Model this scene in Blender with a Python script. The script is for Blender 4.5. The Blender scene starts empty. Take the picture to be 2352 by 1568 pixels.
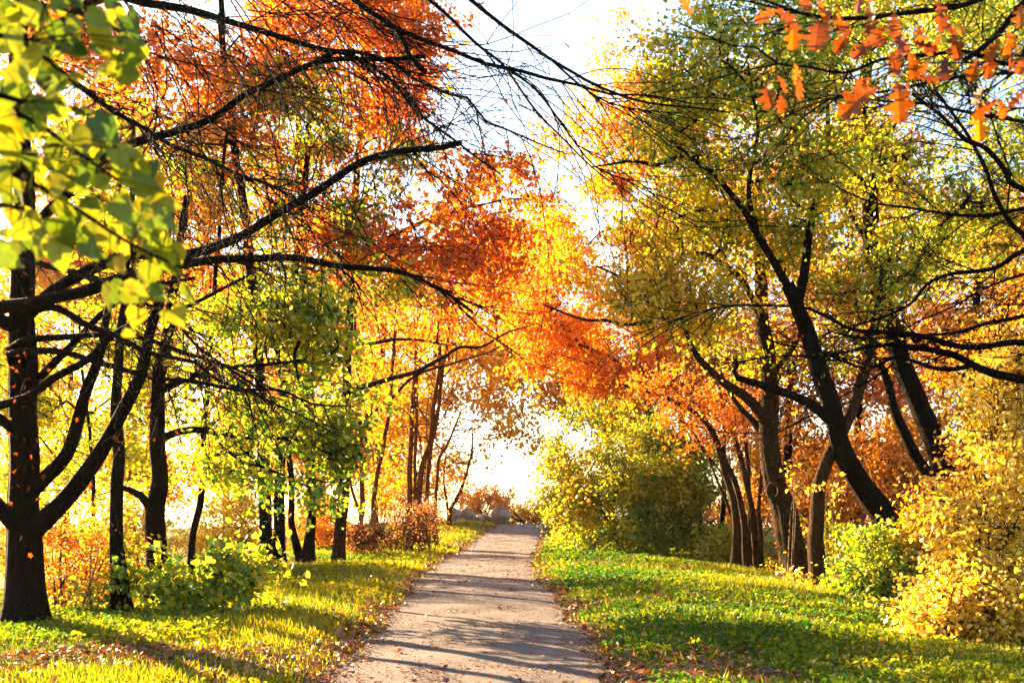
import bpy, math, numpy as np
from mathutils import Vector
PI = math.pi
sc = bpy.context.scene
COL = sc.collection
rng = np.random.default_rng(7)
HAZE = .0001
F, CX, HY, CZ = 2613.3, 1176.0, 1160.0, 1.65     # focal length in sheet units, principal column, horizon row, eye height

# ------------------------------------------------------------------ helpers
def P(px, py, Y):
    return np.array([(px - CX) / F * Y, Y, CZ + (HY - py) / F * Y])

def sstep(a, b, x):
    t = np.clip((x - a) / (b - a), 0, 1); return t * t * (3 - 2 * t)

def pathc(Y):                                    # centre line of the path
    return np.interp(Y, [-20, 5, 10.6, 15.4, 21, 27, 33, 38, 44, 50, 60, 72, 90], [-.3, -.3, -.37, -.45, -.6, -.76, -.75, -.58, -.32, 0, .62, 1.6, 3.5])
HALF = 1.35
def gz(x, y):
    x = np.asarray(x, float); y = np.asarray(y, float)
    z = .58 * sstep(38, 61, y) - .02 * np.maximum(y - 62, 0)
    d = np.abs(x - pathc(y))
    und = .035 * np.sin(x * 1.3 + y * .7) + .03 * np.sin(x * .6 - y * .43 + 2) + .015 * np.sin(x * 2.9 + y * 2.1)
    z = z + und * sstep(1.5, 3.0, d)
    z = z + .09 * sstep(1.3, 2.6, d)
    r = x - pathc(y)
    z = z - .30 * sstep(4.5, 9, r) - .35 * sstep(5.5, 11, -r)
    return z

def nz(p, s, seed=0.0):                          # cheap smooth 3D noise, roughly -1..1
    x, y, z = p[..., 0] * s, p[..., 1] * s, p[..., 2] * s
    return (np.sin(x + 1.7 * np.sin(.7 * y + seed) + seed) + np.sin(1.1 * y + 1.5 * np.sin(.8 * z + seed * 2)) + np.sin(1.2 * z + 1.6 * np.sin(.9 * x - seed))) / 3

class MB:
    def __init__(s): s.v = []; s.f = []; s.t = []; s.n = 0
    def add(s, v, f, tone=None):                 # v (n,3), f (m,k)
        v = np.asarray(v, np.float32); f = np.asarray(f, np.int64)
        s.v.append(v); s.f.append(f + s.n); s.n += len(v)
        s.t.append(np.full(len(f), .5, np.float32) if tone is None else np.asarray(tone, np.float32))
    def build(s, name, mat, parent=None, base=None, smooth=False):
        me = bpy.data.meshes.new(name)
        o = bpy.data.objects.new(name, me); COL.objects.link(o)
        if s.n:
            v = np.concatenate(s.v)
            if base is not None: v = v - np.asarray(base, np.float32)
            lv = np.concatenate([f.ravel() for f in s.f]).astype(np.int32)
            cnt = np.concatenate([np.full(len(f), f.shape[1], np.int32) for f in s.f])
            st = np.concatenate([[0], np.cumsum(cnt)[:-1]]).astype(np.int32)
            me.vertices.add(len(v)); me.vertices.foreach_set('co', v.ravel())
            me.loops.add(len(lv)); me.loops.foreach_set('vertex_index', lv)
            me.polygons.add(len(cnt)); me.polygons.foreach_set('loop_start', st)
            a = me.attributes.new('tone', 'FLOAT', 'FACE')
            a.data.foreach_set('value', np.concatenate(s.t))
            me.polygons.foreach_set('use_smooth', np.full(len(cnt), smooth, bool))
            me.update(calc_edges=True); me.validate()
        me.materials.append(mat)
        if parent is not None: o.parent = parent
        return o

def crom(pts, step):                             # Catmull-Rom resample
    p = np.asarray(pts, float)
    if len(p) < 2: return p
    q = np.vstack([2 * p[0] - p[1], p, 2 * p[-1] - p[-2]])
    out = []
    for i in range(len(p) - 1):
        a, b, c, d = q[i], q[i + 1], q[i + 2], q[i + 3]
        n = max(1, int(np.linalg.norm(c - b) / step))
        t = (np.arange(n) / n)[:, None]
        out.append(.5 * (2 * b + (c - a) * t + (2 * a - 5 * b + 4 * c - d) * t ** 2 + (3 * b - a - 3 * c + d) * t ** 3))
    out.append(p[-1:])
    return np.vstack(out)

def tube(mb, pts, rad, sides=6, rough=0.0, cap=False, tone=None):
    p = np.asarray(pts, float); n = len(p)
    r = np.broadcast_to(np.asarray(rad, float), (n,))
    t = np.gradient(p, axis=0); t /= np.linalg.norm(t, axis=1)[:, None] + 1e-9
    m = t.mean(0); ref = np.eye(3)[np.argmin(np.abs(m))]
    u = np.cross(t, ref); u /= np.linalg.norm(u, axis=1)[:, None] + 1e-9
    w = np.cross(t, u)
    a = np.linspace(0, 2 * PI, sides, endpoint=False)
    rr = r[:, None] * np.ones(sides)
    if rough:
        ii = np.arange(n)[:, None]; ph = rng.uniform(0, 6, 4)
        rr = rr * (1 + rough * (np.sin(a * 3 + ph[0] + ii * .13) * .6 + np.sin(a * 2 + ii * .35 + ph[1]) * .5 + np.sin(a * 5 + ph[2] - ii * .22) * .35 + np.sin(ii * .8 + ph[3]) * .3 + (np.sin(a * 9 + ph[1] + .6 * np.sin(ii * .3)) * .55 + np.sin(a * 13 + ph[2] + .5 * np.sin(ii * .21)) * .4 if sides > 20 else 0)))
    v = p[:, None] + rr[..., None] * (np.cos(a)[None, :, None] * u[:, None] + np.sin(a)[None, :, None] * w[:, None])
    k = np.arange(sides); k2 = (k + 1) % sides
    base = (np.arange(n - 1) * sides)[:, None]
    f = np.stack([base + k, base + k2, base + sides + k2, base + sides + k], -1).reshape(-1, 4)
    tn = None if tone is None else np.full(len(f), tone)
    off = mb.n
    mb.add(v.reshape(-1, 3), f, tn)
    if cap:
        mb.f.append(((n - 1) * sides + np.arange(sides))[None] + off); mb.t.append(np.full(1, .5, np.float32))

def unit(n):
    d = rng.normal(size=(n, 3)); return d / np.linalg.norm(d, axis=1)[:, None]

LEAF = {
 'kite': (np.array([[0, 0, 0], [.5, .36, .1], [1, 0, -.08], [.5, -.36, .1]]), [[0, 3, 2, 1]]),
 'oval': (np.array([[0, 0, 0], [.28, .33, .10], [.68, .30, .08], [1, 0, -.1], [.68, -.30, .08], [.28, -.33, .10]]), [[0, 5, 4, 3], [0, 3, 2, 1]]),
 'heart': (np.array([[.06, 0, 0], [-.05, .22, .05], [.12, .44, .12], [.42, .46, .10], [.72, .26, .02], [.88, .1, -.06], [1.02, 0, -.12],
                     [.88, -.1, -.06], [.72, -.26, .02], [.42, -.46, .10], [.12, -.44, .12], [-.05, -.22, .05], [.42, 0, .0]]),
           [[0, 1, 2, 12], [12, 2, 3, 4], [12, 4, 5, 6], [0, 12, 10, 11], [12, 8, 9, 10], [12, 6, 7, 8]]),
 'maple': (np.array([[0, 0, 0], [.1, .34, .06], [.34, .22, .03], [.52, .46, .1], [.62, .16, 0], [1, 0, -.12], [.62, -.16, 0], [.52, -.46, .1], [.34, -.22, .03], [.1, -.34, .06]]),
           [[0, 9, 8, 7, 6, 5], [0, 5, 4, 3, 2, 1]]),
}
def _oak():
    up = [(0, .012), (.08, .03), (.14, .12), (.2, .15), (.25, .06), (.30, .10), (.36, .25), (.43, .25), (.47, .085), (.53, .14), (.61, .33), (.69, .31), (.72, .12), (.78, .15), (.85, .25), (.91, .17), (.96, .10)]
    v, f = [], []
    ups = [(x, y, .35 * y + .10 * math.sin(x * 5)) for x, y in up]
    mid = [(x, 0, .10 * math.sin(x * 5)) for x, y in up] + [(1.0, 0, -.02)]
    n = len(up)
    v = mid + ups + [(x, -y, z * .8) for x, y, z in ups]
    for i in range(n - 1):
        f.append([i, i + 1, n + 1 + i + 1, n + 1 + i]); f.append([i + 1, i, 2 * n + 1 + i, 2 * n + 2 + i])
    f.append([n - 1, n, n + n, n + n]); f[-1] = [n - 1, n, 2 * n]; t2 = [n, n - 1, 3 * n]
    f4 = [q for q in f if len(q) == 4]
    return np.array(v), f4, [[n - 1, n, 2 * n], t2]
OAKV, OAKF4, OAKF3 = _oak()

def leaves(mb, c, size, tone, kind='kite', axis=None, nrm=None):
    c = np.asarray(c, float); n = len(c)
    if n == 0: return
    ax = unit(n) if axis is None else axis / (np.linalg.norm(axis, axis=1)[:, None] + 1e-9)
    nn = unit(n) if nrm is None else nrm
    s = np.cross(nn, ax); s /= np.linalg.norm(s, axis=1)[:, None] + 1e-9
    nn = np.cross(ax, s)
    if kind == 'oak': L, fs = OAKV, [OAKF4, OAKF3]
    else: L, fs = LEAF[kind][0], [LEAF[kind][1]]
    R = np.stack([ax, s, nn], 1)
    wob = np.ones((n, 1, 3)); wob[:, 0, 1] = rng.uniform(.75, 1.2, n); wob[:, 0, 2] = rng.uniform(-.6, 1.8, n)
    v = c[:, None] + np.asarray(size)[:, None, None] * np.einsum('nkj,njd->nkd', L[None] * wob, R)
    k = len(L)
    first = True
    for fq in fs:
        f = np.asarray(fq)
        ff = (np.arange(n) * k)[:, None, None] + f[None]
        tt = np.repeat(tone, len(f))
        if first: mb.add(v.reshape(-1, 3), ff.reshape(-1, f.shape[1]), tt); off = mb.n - n * k; first = False
        else: mb.f.append(ff.reshape(-1, f.shape[1]) + off); mb.t.append(tt.astype(np.float32))

# ------------------------------------------------------------------ materials
def newmat(name):
    m = bpy.data.materials.new(name); m.use_nodes = True; nt = m.node_tree; nt.nodes.clear()
    return m, nt, nt.nodes, nt.links
def ramp(nodes, stops):
    r = nodes.new('ShaderNodeValToRGB'); e = r.color_ramp.elements
    while len(e) < len(stops): e.new(.5)
    for k, (p, c) in zip(e, stops): k.position = p; k.color = (*c, 1)
    return r
def leafmat(name, stops, trans=.62, gloss=.05, tint=(1, 1, 1)):
    m, nt, N, Lk = newmat(name)
    at = N.new('ShaderNodeAttribute'); at.attribute_name = 'tone'
    r = ramp(N, stops); Lk.new(at.outputs['Fac'], r.inputs[0])
    nt2 = N.new('ShaderNodeTexNoise'); nt2.inputs['Scale'].default_value = 55; nt2.inputs['Detail'].default_value = 2
    geo = N.new('ShaderNodeTexCoord'); Lk.new(geo.outputs['Object'], nt2.inputs['Vector'])
    hv = N.new('ShaderNodeHueSaturation'); hv.inputs['Saturation'].default_value = 1.0
    mr = N.new('ShaderNodeMapRange'); mr.inputs[1].default_value = .3; mr.inputs[2].default_value = .7; mr.inputs[3].default_value = .72; mr.inputs[4].default_value = 1.15
    Lk.new(nt2.outputs['Fac'], mr.inputs[0]); Lk.new(mr.outputs[0], hv.inputs['Value']); Lk.new(r.outputs[0], hv.inputs['Color'])
    d = N.new('ShaderNodeBsdfDiffuse'); t = N.new('ShaderNodeBsdfTranslucent'); g = N.new('ShaderNodeBsdfGlossy')
    g.inputs['Roughness'].default_value = .5; g.inputs['Color'].default_value = (.9, .9, .9, 1)
    Lk.new(hv.outputs[0], d.inputs[0]); Lk.new(hv.outputs[0], t.inputs[0])
    a = N.new('ShaderNodeMixShader'); a.inputs[0].default_value = trans; Lk.new(d.outputs[0], a.inputs[1]); Lk.new(t.outputs[0], a.inputs[2])
    b = N.new('ShaderNodeMixShader'); b.inputs[0].default_value = gloss; Lk.new(a.outputs[0], b.inputs[1]); Lk.new(g.outputs[0], b.inputs[2])
    o = N.new('ShaderNodeOutputMaterial'); Lk.new(b.outputs[0], o.inputs[0])
    return m
def barkmat(name, c0, c1, moss=None, scale=9):
    m, nt, N, Lk = newmat(name)
    tc = N.new('ShaderNodeTexCoord'); mp = N.new('ShaderNodeMapping'); mp.inputs['Scale'].default_value = (1, 1, .22)
    Lk.new(tc.outputs['Object'], mp.inputs[0])
    n1 = N.new('ShaderNodeTexNoise'); n1.inputs['Scale'].default_value = scale * 2.2; n1.inputs['Detail'].default_value = 7; n1.inputs['Roughness'].default_value = .7
    v1 = N.new('ShaderNodeTexVoronoi'); v1.feature = 'DISTANCE_TO_EDGE'; v1.inputs['Scale'].default_value = scale * 3
    Lk.new(mp.outputs[0], n1.inputs['Vector']); Lk.new(mp.outputs[0], v1.inputs['Vector'])
    r = ramp(N, [(.3, c0), (.7, c1)]); Lk.new(n1.outputs['Fac'], r.inputs[0])
    col = r.outputs[0]
    if moss:
        n2 = N.new('ShaderNodeTexNoise'); n2.inputs['Scale'].default_value = 2.2; n2.inputs['Detail'].default_value = 5
        Lk.new(tc.outputs['Object'], n2.inputs['Vector'])
        mr = N.new('ShaderNodeMapRange'); mr.inputs[1].default_value = .5; mr.inputs[2].default_value = .68; Lk.new(n2.outputs['Fac'], mr.inputs[0])
        mx = N.new('ShaderNodeMix'); mx.data_type = 'RGBA'; Lk.new(mr.outputs[0], mx.inputs[0]); Lk.new(col, mx.inputs[6]); mx.inputs[7].default_value = (*moss, 1)
        col = mx.outputs[2]
    b = N.new('ShaderNodeBsdfPrincipled'); b.inputs['Roughness'].default_value = .9; b.inputs['Specular IOR Level'].default_value = .06; Lk.new(col, b.inputs['Base Color'])
    ad = N.new('ShaderNodeMath'); ad.operation = 'ADD'; Lk.new(n1.outputs['Fac'], ad.inputs[0])
    cl = N.new('ShaderNodeMath'); cl.operation = 'MINIMUM'; cl.inputs[1].default_value = .25; Lk.new(v1.outputs['Distance'], cl.inputs[0])
    ml = N.new('ShaderNodeMath'); ml.operation = 'MULTIPLY'; ml.inputs[1].default_value = 2.5; Lk.new(cl.outputs[0], ml.inputs[0]); Lk.new(ml.outputs[0], ad.inputs[1])
    bp = N.new('ShaderNodeBump'); bp.inputs['Strength'].default_value = 1; bp.inputs['Distance'].default_value = .09; Lk.new(ad.outputs[0], bp.inputs['Height']); Lk.new(bp.outputs[0], b.inputs['Normal'])
    o = N.new('ShaderNodeOutputMaterial'); Lk.new(b.outputs[0], o.inputs[0])
    return m

M = {}
M['orange'] = leafmat('orange_leaves', [(0, (.30, .045, .004)), (.3, (.58, .13, .006)), (.62, (.82, .22, .004)), (.85, (.86, .31, .005)), (1, (.86, .42, .01))])
M['rust'] = leafmat('rust_leaves', [(0, (.16, .022, .003)), (.4, (.42, .075, .005)), (.75, (.70, .18, .008)), (1, (.82, .36, .02))])
M['gold'] = leafmat('gold_leaves', [(0, (.38, .12, .003)), (.3, (.68, .25, .004)), (.65, (.84, .38, .005)), (1, (.87, .52, .01))])
M['yellow'] = leafmat('yellow_leaves', [(0, (.45, .26, .006)), (.35, (.78, .46, .008)), (.75, (.88, .60, .015)), (1, (.88, .70, .07))], gloss=.08)
M['mixed'] = leafmat('yellow_green_leaves', [(0, (.04, .13, .006)), (.25, (.14, .27, .007)), (.5, (.34, .43, .007)), (.75, (.70, .52, .008)), (1, (.86, .52, .015))])
M['green'] = leafmat('green_leaves', [(0, (.018, .075, .006)), (.3, (.07, .19, .008)), (.55, (.22, .33, .008)), (.8, (.52, .48, .01)), (1, (.78, .60, .02))])
M['linden'] = leafmat('linden_leaves', [(0, (.03, .07, .003)), (.3, (.11, .16, .004)), (.6, (.24, .245, .005)), (.85, (.42, .30, .006)), (1, (.52, .26, .008))], trans=.5, gloss=.025)
M['oak'] = leafmat('oak_leaves', [(0, (.10, .017, .001)), (.5, (.27, .052, .002)), (.85, (.44, .12, .003)), (1, (.6, .28, .008))], trans=.5, gloss=.025)
M['bushred'] = leafmat('reddish_leaves', [(0, (.35, .10, .02)), (.5, (.70, .27, .06)), (1, (.82, .45, .12))])
M['cover'] = leafmat('ground_cover_leaves', [(0, (.008, .055, .004)), (.25, (.038, .13, .004)), (.5, (.19, .22, .004)), (.75, (.46, .34, .004)), (1, (.65, .43, .006))], trans=.58, gloss=.02)
M['litter'] = leafmat('fallen_leaves', [(0, (.06, .018, .006)), (.35, (.17, .045, .008)), (.65, (.36, .10, .008)), (.85, (.52, .22, .02)), (1, (.55, .38, .08))], trans=.25, gloss=.08)
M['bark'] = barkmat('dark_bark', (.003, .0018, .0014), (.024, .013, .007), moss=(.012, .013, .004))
M['barkmid'] = barkmat('brown_bark', (.02, .009, .004), (.12, .056, .022), moss=(.05, .042, .013))
M['barkred'] = barkmat('reddish_bark', (.10, .035, .014), (.26, .105, .04))
M['twig'] = barkmat('twig_bark', (.006, .004, .0035), (.024, .015, .012))
M['twigpale'] = barkmat('pale_stem_bark', (.20, .12, .06), (.42, .28, .15))

# ------------------------------------------------------------------ tagging
def tag(o, label=None, cat=None, group=None, kind=None):
    if label: o['label'] = label
    if cat: o['category'] = cat
    if group: o['group'] = group
    if kind: o['kind'] = kind
    return o
def empty(name, loc):
    o = bpy.data.objects.new(name, None); o.location = loc; o.empty_display_size = .3; COL.objects.link(o); return o

# ------------------------------------------------------------------ tree machinery
def trace(pts, Y0, Y1, w0, w1, step=.14, wig=.012):
    """pts traced in sheet units at true distance Y0..Y1; widths w0..w1 -> (points, radii)"""
    n = len(pts)
    d = np.cumsum([0] + [math.dist(pts[i][:2], pts[i + 1][:2]) for i in range(n - 1)]); d = d / max(d[-1], 1e-6)
    w = np.array([P(p[0], p[1], p[2] if len(p) > 2 else Y0 + (Y1 - Y0) * t) for p, t in zip(pts, d)])
    q = crom(w, step); m = len(q)
    t = np.linspace(0, 1, m)
    if wig:
        k = np.arange(m)[:, None] * step; ph = rng.uniform(0, 6, 6)
        wv = np.sin(k * 2.7 + ph[:3]) + .7 * np.sin(k * 6.1 + ph[3:])
        q = q + wv * wig * np.minimum(1, t * 6)[:, None]
    Yq = q[:, 1]
    r = .5 * (w0 + (w1 - w0) * t) * Yq / F
    return q, r

def flare(q, r, amount=.6, h=.75):
    z = q[:, 2] - q[0, 2]
    return r * (1 + amount * np.exp(-np.maximum(z, 0) / h * 2.2))

class Skel:
    def __init__(s): s.p = np.zeros((0, 3)); s.chains = []; s.tip = []
    def add(s, pts): s.p = np.vstack([s.p, pts])
def grow(sk, targets, mb, rtip=.006, expo=2.4, jit=.07, step=.45, sides=5, rmax=.09, tone=None):
    """joins each target to the nearest limb with a curved branch; branch radii follow the load they carry"""
    base_n = len(sk.p)
    P_ = [sk.p]; par = list(range(-base_n, 0)); pts = sk.p.copy()
    parent = np.full(base_n, -1); chains = []
    d0 = np.array([np.min(np.linalg.norm(sk.p - t, axis=1)) for t in targets])
    for i in np.argsort(d0):
        t = targets[i]
        dv = t - pts; d = np.linalg.norm(dv, axis=1)
        cost = d + .9 * np.maximum(0, pts[:, 2] - t[2] + .15 * d)
        j = int(np.argmin(cost)); a = pts[j]; L = d[j]
        n = max(1, int(L / step))
        tt = np.linspace(0, 1, n + 1)[1:]
        side = rng.normal(size=3) * jit * L
        sag = np.array([0, 0, .14 * L])
        new = a + (t - a) * tt[:, None] + (np.sin(tt * PI)[:, None]) * (side + sag) + rng.normal(size=(n, 3)) * .03 * (tt < 1)[:, None]
        idx = np.arange(len(pts), len(pts) + n)
        pr = np.concatenate([[j], idx[:-1]])
        parent = np.concatenate([parent, pr]); pts = np.vstack([pts, new])
        chains.append(np.concatenate([[j], idx]))
    load = np.zeros(len(pts))
    for c in chains: load[c[-1]] += rtip ** expo
    for k in range(len(pts) - 1, base_n - 1, -1): load[parent[k]] += load[k]
    rad = np.maximum(rtip * .8, load ** (1 / expo))
    for c in chains:
        r = np.minimum(rad[c], rmax)
        r[0] = min(r[0], r[1] * 1.15) if len(r) > 1 else r[0]
        r = r * np.linspace(1, .9, len(r))
        q = pts[c]
        if len(q) > 2: 
            q2 = crom(q, .3); r = np.interp(np.linspace(0, 1, len(q2)), np.linspace(0, 1, len(r)), r); q = q2
        tube(mb, q, r, sides if r[0] > .02 else 4)
    return pts

def ellW(e):
    px, py, rx, ry, Y, rd = e[:6]
    return P(px, py, Y), np.array([rx * Y / F, rd, ry * Y / F])
def sample_ells(ells, n, hole=-.25, hs=.9, seed=0.0, lobes=20):
    """leaf-clump centres: every crown mass breaks up into smaller uneven lobes"""
    Cs, Rs, ws, es = [], [], [], []
    for i, e in enumerate(ells):
        c, R = ellW(e); wt = (R[0] * R[1] * R[2]) ** .7 * (e[6] if len(e) > 6 else 1)
        for d in unit(lobes):
            f = rng.uniform(.16, .42); g = rng.uniform(.3, 1.0)
            Cs.append(c + d * R * g); rr = np.maximum(R * f, .22) * np.array([1.1, 1, .75]); Rs.append(rr); ws.append(wt * f ** 1.6); es.append(i)
    Cs, Rs, ws, es = np.array(Cs), np.array(Rs), np.array(ws), np.array(es); ws = ws / ws.sum()
    out = []; ei = []; tot = 0
    while tot < n:
        k = rng.choice(len(Cs), size=n, p=ws)
        p = Cs[k] + unit(n) * (rng.uniform(.05, 1, n) ** (1 / 2.2))[:, None] * Rs[k] * rng.choice([.9, 1.1, 1.7], n, p=[.5, .3, .2])[:, None]
        ok = (nz(p, hs * 1.6, seed) + .6 * nz(p, hs * 3.7, seed + 3) > hole) & (p[:, 2] > gz(p[:, 0], p[:, 1]) + .25)
        out.append(p[ok]); ei.append(es[k[ok]]); tot += ok.sum()
    return np.vstack(out)[:n], np.concatenate(ei)[:n]

def prisms(mb, A, B, ra, rb):
    """many thin straight twigs at once"""
    n = len(A); t = B - A; t /= np.linalg.norm(t, axis=1)[:, None] + 1e-9
    u = np.cross(t, np.array([.31, .2, .93])); u /= np.linalg.norm(u, axis=1)[:, None] + 1e-9
    w = np.cross(t, u); v = []
    for C, r in ((A, ra), (B, rb)):
        for k in range(3):
            an = 2 * PI * k / 3; v.append(C + r * (math.cos(an) * u + math.sin(an) * w))
    V = np.stack(v, 1).reshape(-1, 3); o = (np.arange(n) * 6)[:, None]
    f = np.concatenate([o + np.array([[k, (k + 1) % 3, 3 + (k + 1) % 3, 3 + k]]) for k in range(3)])
    mb.add(V, f)

def foliage(mb, tw, centers, per, size, r, tone_mu, tone_sd, kind='kite', flat=.6, clump_sd=.12, stems=2, droop=.3, etone=None):
    """sprays: every clump sends out thin twigs and the leaves sit along them"""
    n = len(centers)
    if n == 0: return
    ctone = tone_mu + rng.normal(size=n) * clump_sd + (0 if etone is None else etone)
    ns = 5
    R = r * rng.uniform(.6, 1.5, n)
    out = centers - centers.mean(0); out /= np.linalg.norm(out, axis=1)[:, None] + 1e-9
    d = unit(n * ns); d[:, 2] = d[:, 2] * flat - .12; d += np.repeat(out, ns, 0) * .45
    d /= np.linalg.norm(d, axis=1)[:, None] + 1e-9
    A = np.repeat(centers, ns, 0); Ln = np.repeat(R, ns) * rng.uniform(.6, 1.6, n * ns)
    B = A + d * Ln[:, None]; B[:, 2] = np.maximum(B[:, 2], gz(B[:, 0], B[:, 1]) + .08)
    if tw is not None and stems:
        k = np.arange(n * ns) % ns < max(2, stems + 1)
        prisms(tw, A[k], B[k], .005, .0025)
    num = rng.poisson(per / ns, n * ns)
    idx = np.repeat(np.arange(n * ns), num); m = len(idx)
    t = rng.uniform(.15, 1.08, m) ** .8
    p = A[idx] + (B - A)[idx] * t[:, None] + rng.normal(size=(m, 3)) * (.16 * r)
    g = gz(p[:, 0], p[:, 1]) + .05; p[:, 2] = np.maximum(p[:, 2], g + rng.uniform(0, .1, m))
    tone = np.clip(ctone[idx // ns] + rng.normal(size=n * ns)[idx] * .06 + rng.normal(size=m) * tone_sd, 0.01, .99)
    s = size * rng.uniform(.5, 1.35, m)
    ax = unit(m) + d[idx] * .4; ax[:, 2] -= droop
    leaves(mb, p, s, tone, kind, axis=ax)

def tree(name, label, cat, trunks, ells, nclump, per, size, leaf, bark='bark', branches=(), r=.5, tone=.5, sd=.14, clump_sd=.12, kind='kite',
         group=None, hole=-.25, hs=.9, rmax=.09, rtip=.006, twigbark=None, extra=None, sides=12, stems=2, rough=.07, flat=.6, dens=1.15, lobes=20):
    q0 = trunks[0][0]
    base = np.array([q0[0][0], q0[0][1], float(gz(q0[0][0], q0[0][1]))])
    root = empty(name, base); tag(root, label, cat, group)
    mb = MB(); sk = Skel()
    for i, (q, rr) in enumerate(trunks):
        if q[0][2] - base[2] < .6:
            g = float(gz(q[0][0], q[0][1]))
            z0 = q[0][2]
            q = q.copy(); q[:, 2] += (g - z0) * np.exp(-np.maximum(0, q[:, 2] - z0) / 1.5)
            rr = flare(q, rr)
            q = np.vstack([q[:1] - [0, 0, .3], q]); rr = np.concatenate([rr[:1] * 1.15, rr])
        tube(mb, q, rr, sides, rough, cap=True)
        sk.add(q[len(q) // 5:])
    mb.build('trunk', M[bark], root, base, True)
    for br in branches:
        b = MB(); tube(b, br[0], br[1], 9, .05, cap=True); b.build('branch', M[bark], root, base, True)
        sk.add(br[0])
    tw = MB(); lf = MB()
    if ells:
        c, ei = sample_ells(ells, int(nclump * dens), hole, hs, seed=rng.uniform(0, 9), lobes=lobes)
        grow(sk, c, tw, rmax=rmax, rtip=rtip)
        et = np.array([e[7] if len(e) > 7 else 0 for e in ells])[ei]
        foliage(lf, tw, c, per * 1.1, size * 1.12, r, tone, sd, kind, clump_sd=clump_sd, etone=et, stems=stems, flat=flat)
    if extra: extra(tw, lf, sk)
    if tw.n: tw.build('twigs', M[twigbark or bark], root, base, True)
    if lf.n: lf.build('crown', M[leaf], root, base, name.startswith('linden') and not ells)
    return root

def twig_spray(mb, path, n, bias, lmin, lmax, r0, droop=.25, t0=.15, sub=3, depth=1, spread=.6, tips=None, wander=.14):
    """bare side twigs leaving a limb"""
    m = len(path)
    for _ in range(n):
        i = int(rng.uniform(t0, .98) * (m - 1)); p = path[i]
        tg = path[min(i + 2, m - 1)] - path[max(i - 2, 0)]; tg = tg / (np.linalg.norm(tg) + 1e-9)
        d = tg * .8 + np.asarray(bias) + rng.normal(size=3) * spread
        one_twig(mb, p, d / np.linalg.norm(d), rng.uniform(lmin, lmax), r0 * rng.uniform(.6, 1.2), droop, sub, depth, tips, wander)
def one_twig(mb, p, d, L, r, droop, sub, depth, tips=None, wander=.14):
    n = max(5, int(L / .14)); st = L / n
    pts = [p]; dd = d.copy(); w = rng.normal(size=3) * .05
    for k in range(n):
        dd = dd + rng.normal(size=3) * wander * (.6 if k % 3 else 1.4) + w + np.array([0, 0, -droop * st])
        dd /= np.linalg.norm(dd); pts.append(pts[-1] + dd * st)
    pts = np.array(pts)
    tube(mb, pts, np.linspace(r, max(.0022, r * .3), n + 1), 5 if r > .012 else 4)
    if tips is not None: tips.append(pts[-1])
    if depth > 0:
        for _ in range(rng.poisson(sub)):
            i = int(rng.uniform(.2, .9) * n)
            t = pts[min(i + 1, n)] - pts[max(i - 1, 0)]; t /= np.linalg.norm(t) + 1e-9
            e = t * .9 + rng.normal(size=3) * .45; e[2] -= .15
            one_twig(mb, pts[i], e / np.linalg.norm(e), L * rng.uniform(.25, .6), max(.003, r * .55), droop, sub * .6, depth - 1, tips, wander)

exec_parts = []
# ================================================================== setting: ground, path
def grid_axis(a, b, st, far):
    core = np.arange(a, b + 1e-6, st); ext = []
    d, x = st, b
    while x < far: d *= 1.3; x += d; ext.append(x)
    return core, np.array(ext)
cx, ex = grid_axis(-14, 14, .35, 130); xs = np.concatenate([-ex[::-1], cx, ex])
cy, ey = grid_axis(-20, 75, .45, 260); ys = np.concatenate([-20 - (ey[:8] - 75)[::-1], cy, ey])
X, Yg = np.meshgrid(xs, ys)
V = np.stack([X, Yg, gz(X, Yg)], -1).reshape(-1, 3)
nx, ny = len(xs), len(ys)
i = (np.arange(ny - 1)[:, None] * nx + np.arange(nx - 1)[None]).ravel()
gm = MB(); gm.add(V, np.stack([i, i + 1, i + nx + 1, i + nx], 1))
m, nt, N, Lk = newmat('woodland_soil')
tc = N.new('ShaderNodeTexCoord'); n1 = N.new('ShaderNodeTexNoise'); n1.inputs['Scale'].default_value = .55; n1.inputs['Detail'].default_value = 6
n2 = N.new('ShaderNodeTexNoise'); n2.inputs['Scale'].default_value = 14; n2.inputs['Detail'].default_value = 8
Lk.new(tc.outputs['Object'], n1.inputs['Vector']); Lk.new(tc.outputs['Object'], n2.inputs['Vector'])
ad = N.new('ShaderNodeMath'); ad.operation = 'MULTIPLY_ADD'; ad.inputs[1].default_value = .5; Lk.new(n2.outputs['Fac'], ad.inputs[0])
hf = N.new('ShaderNodeMath'); hf.operation = 'MULTIPLY'; hf.inputs[1].default_value = .5; Lk.new(n1.outputs['Fac'], hf.inputs[0]); Lk.new(hf.outputs[0], ad.inputs[2])
r = ramp(N, [(.36, (.05, .035, .012)), (.46, (.06, .085, .014)), (.54, (.12, .15, .016)), (.64, (.16, .085, .02))]); Lk.new(ad.outputs[0], r.inputs[0])
b = N.new('ShaderNodeBsdfPrincipled'); b.inputs['Roughness'].default_value = .95; b.inputs['Specular IOR Level'].default_value = .05; Lk.new(r.outputs[0], b.inputs['Base Color'])
bp = N.new('ShaderNodeBump'); bp.inputs['Strength'].default_value = .8; bp.inputs['Distance'].default_value = .05; Lk.new(n2.outputs['Fac'], bp.inputs['Height']); Lk.new(bp.outputs[0], b.inputs['Normal'])
o = N.new('ShaderNodeOutputMaterial'); Lk.new(b.outputs[0], o.inputs[0])
tag(gm.build('ground', m, None, None, True), 'woodland ground falling gently away on both sides of the path', 'ground', kind='structure')

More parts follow.
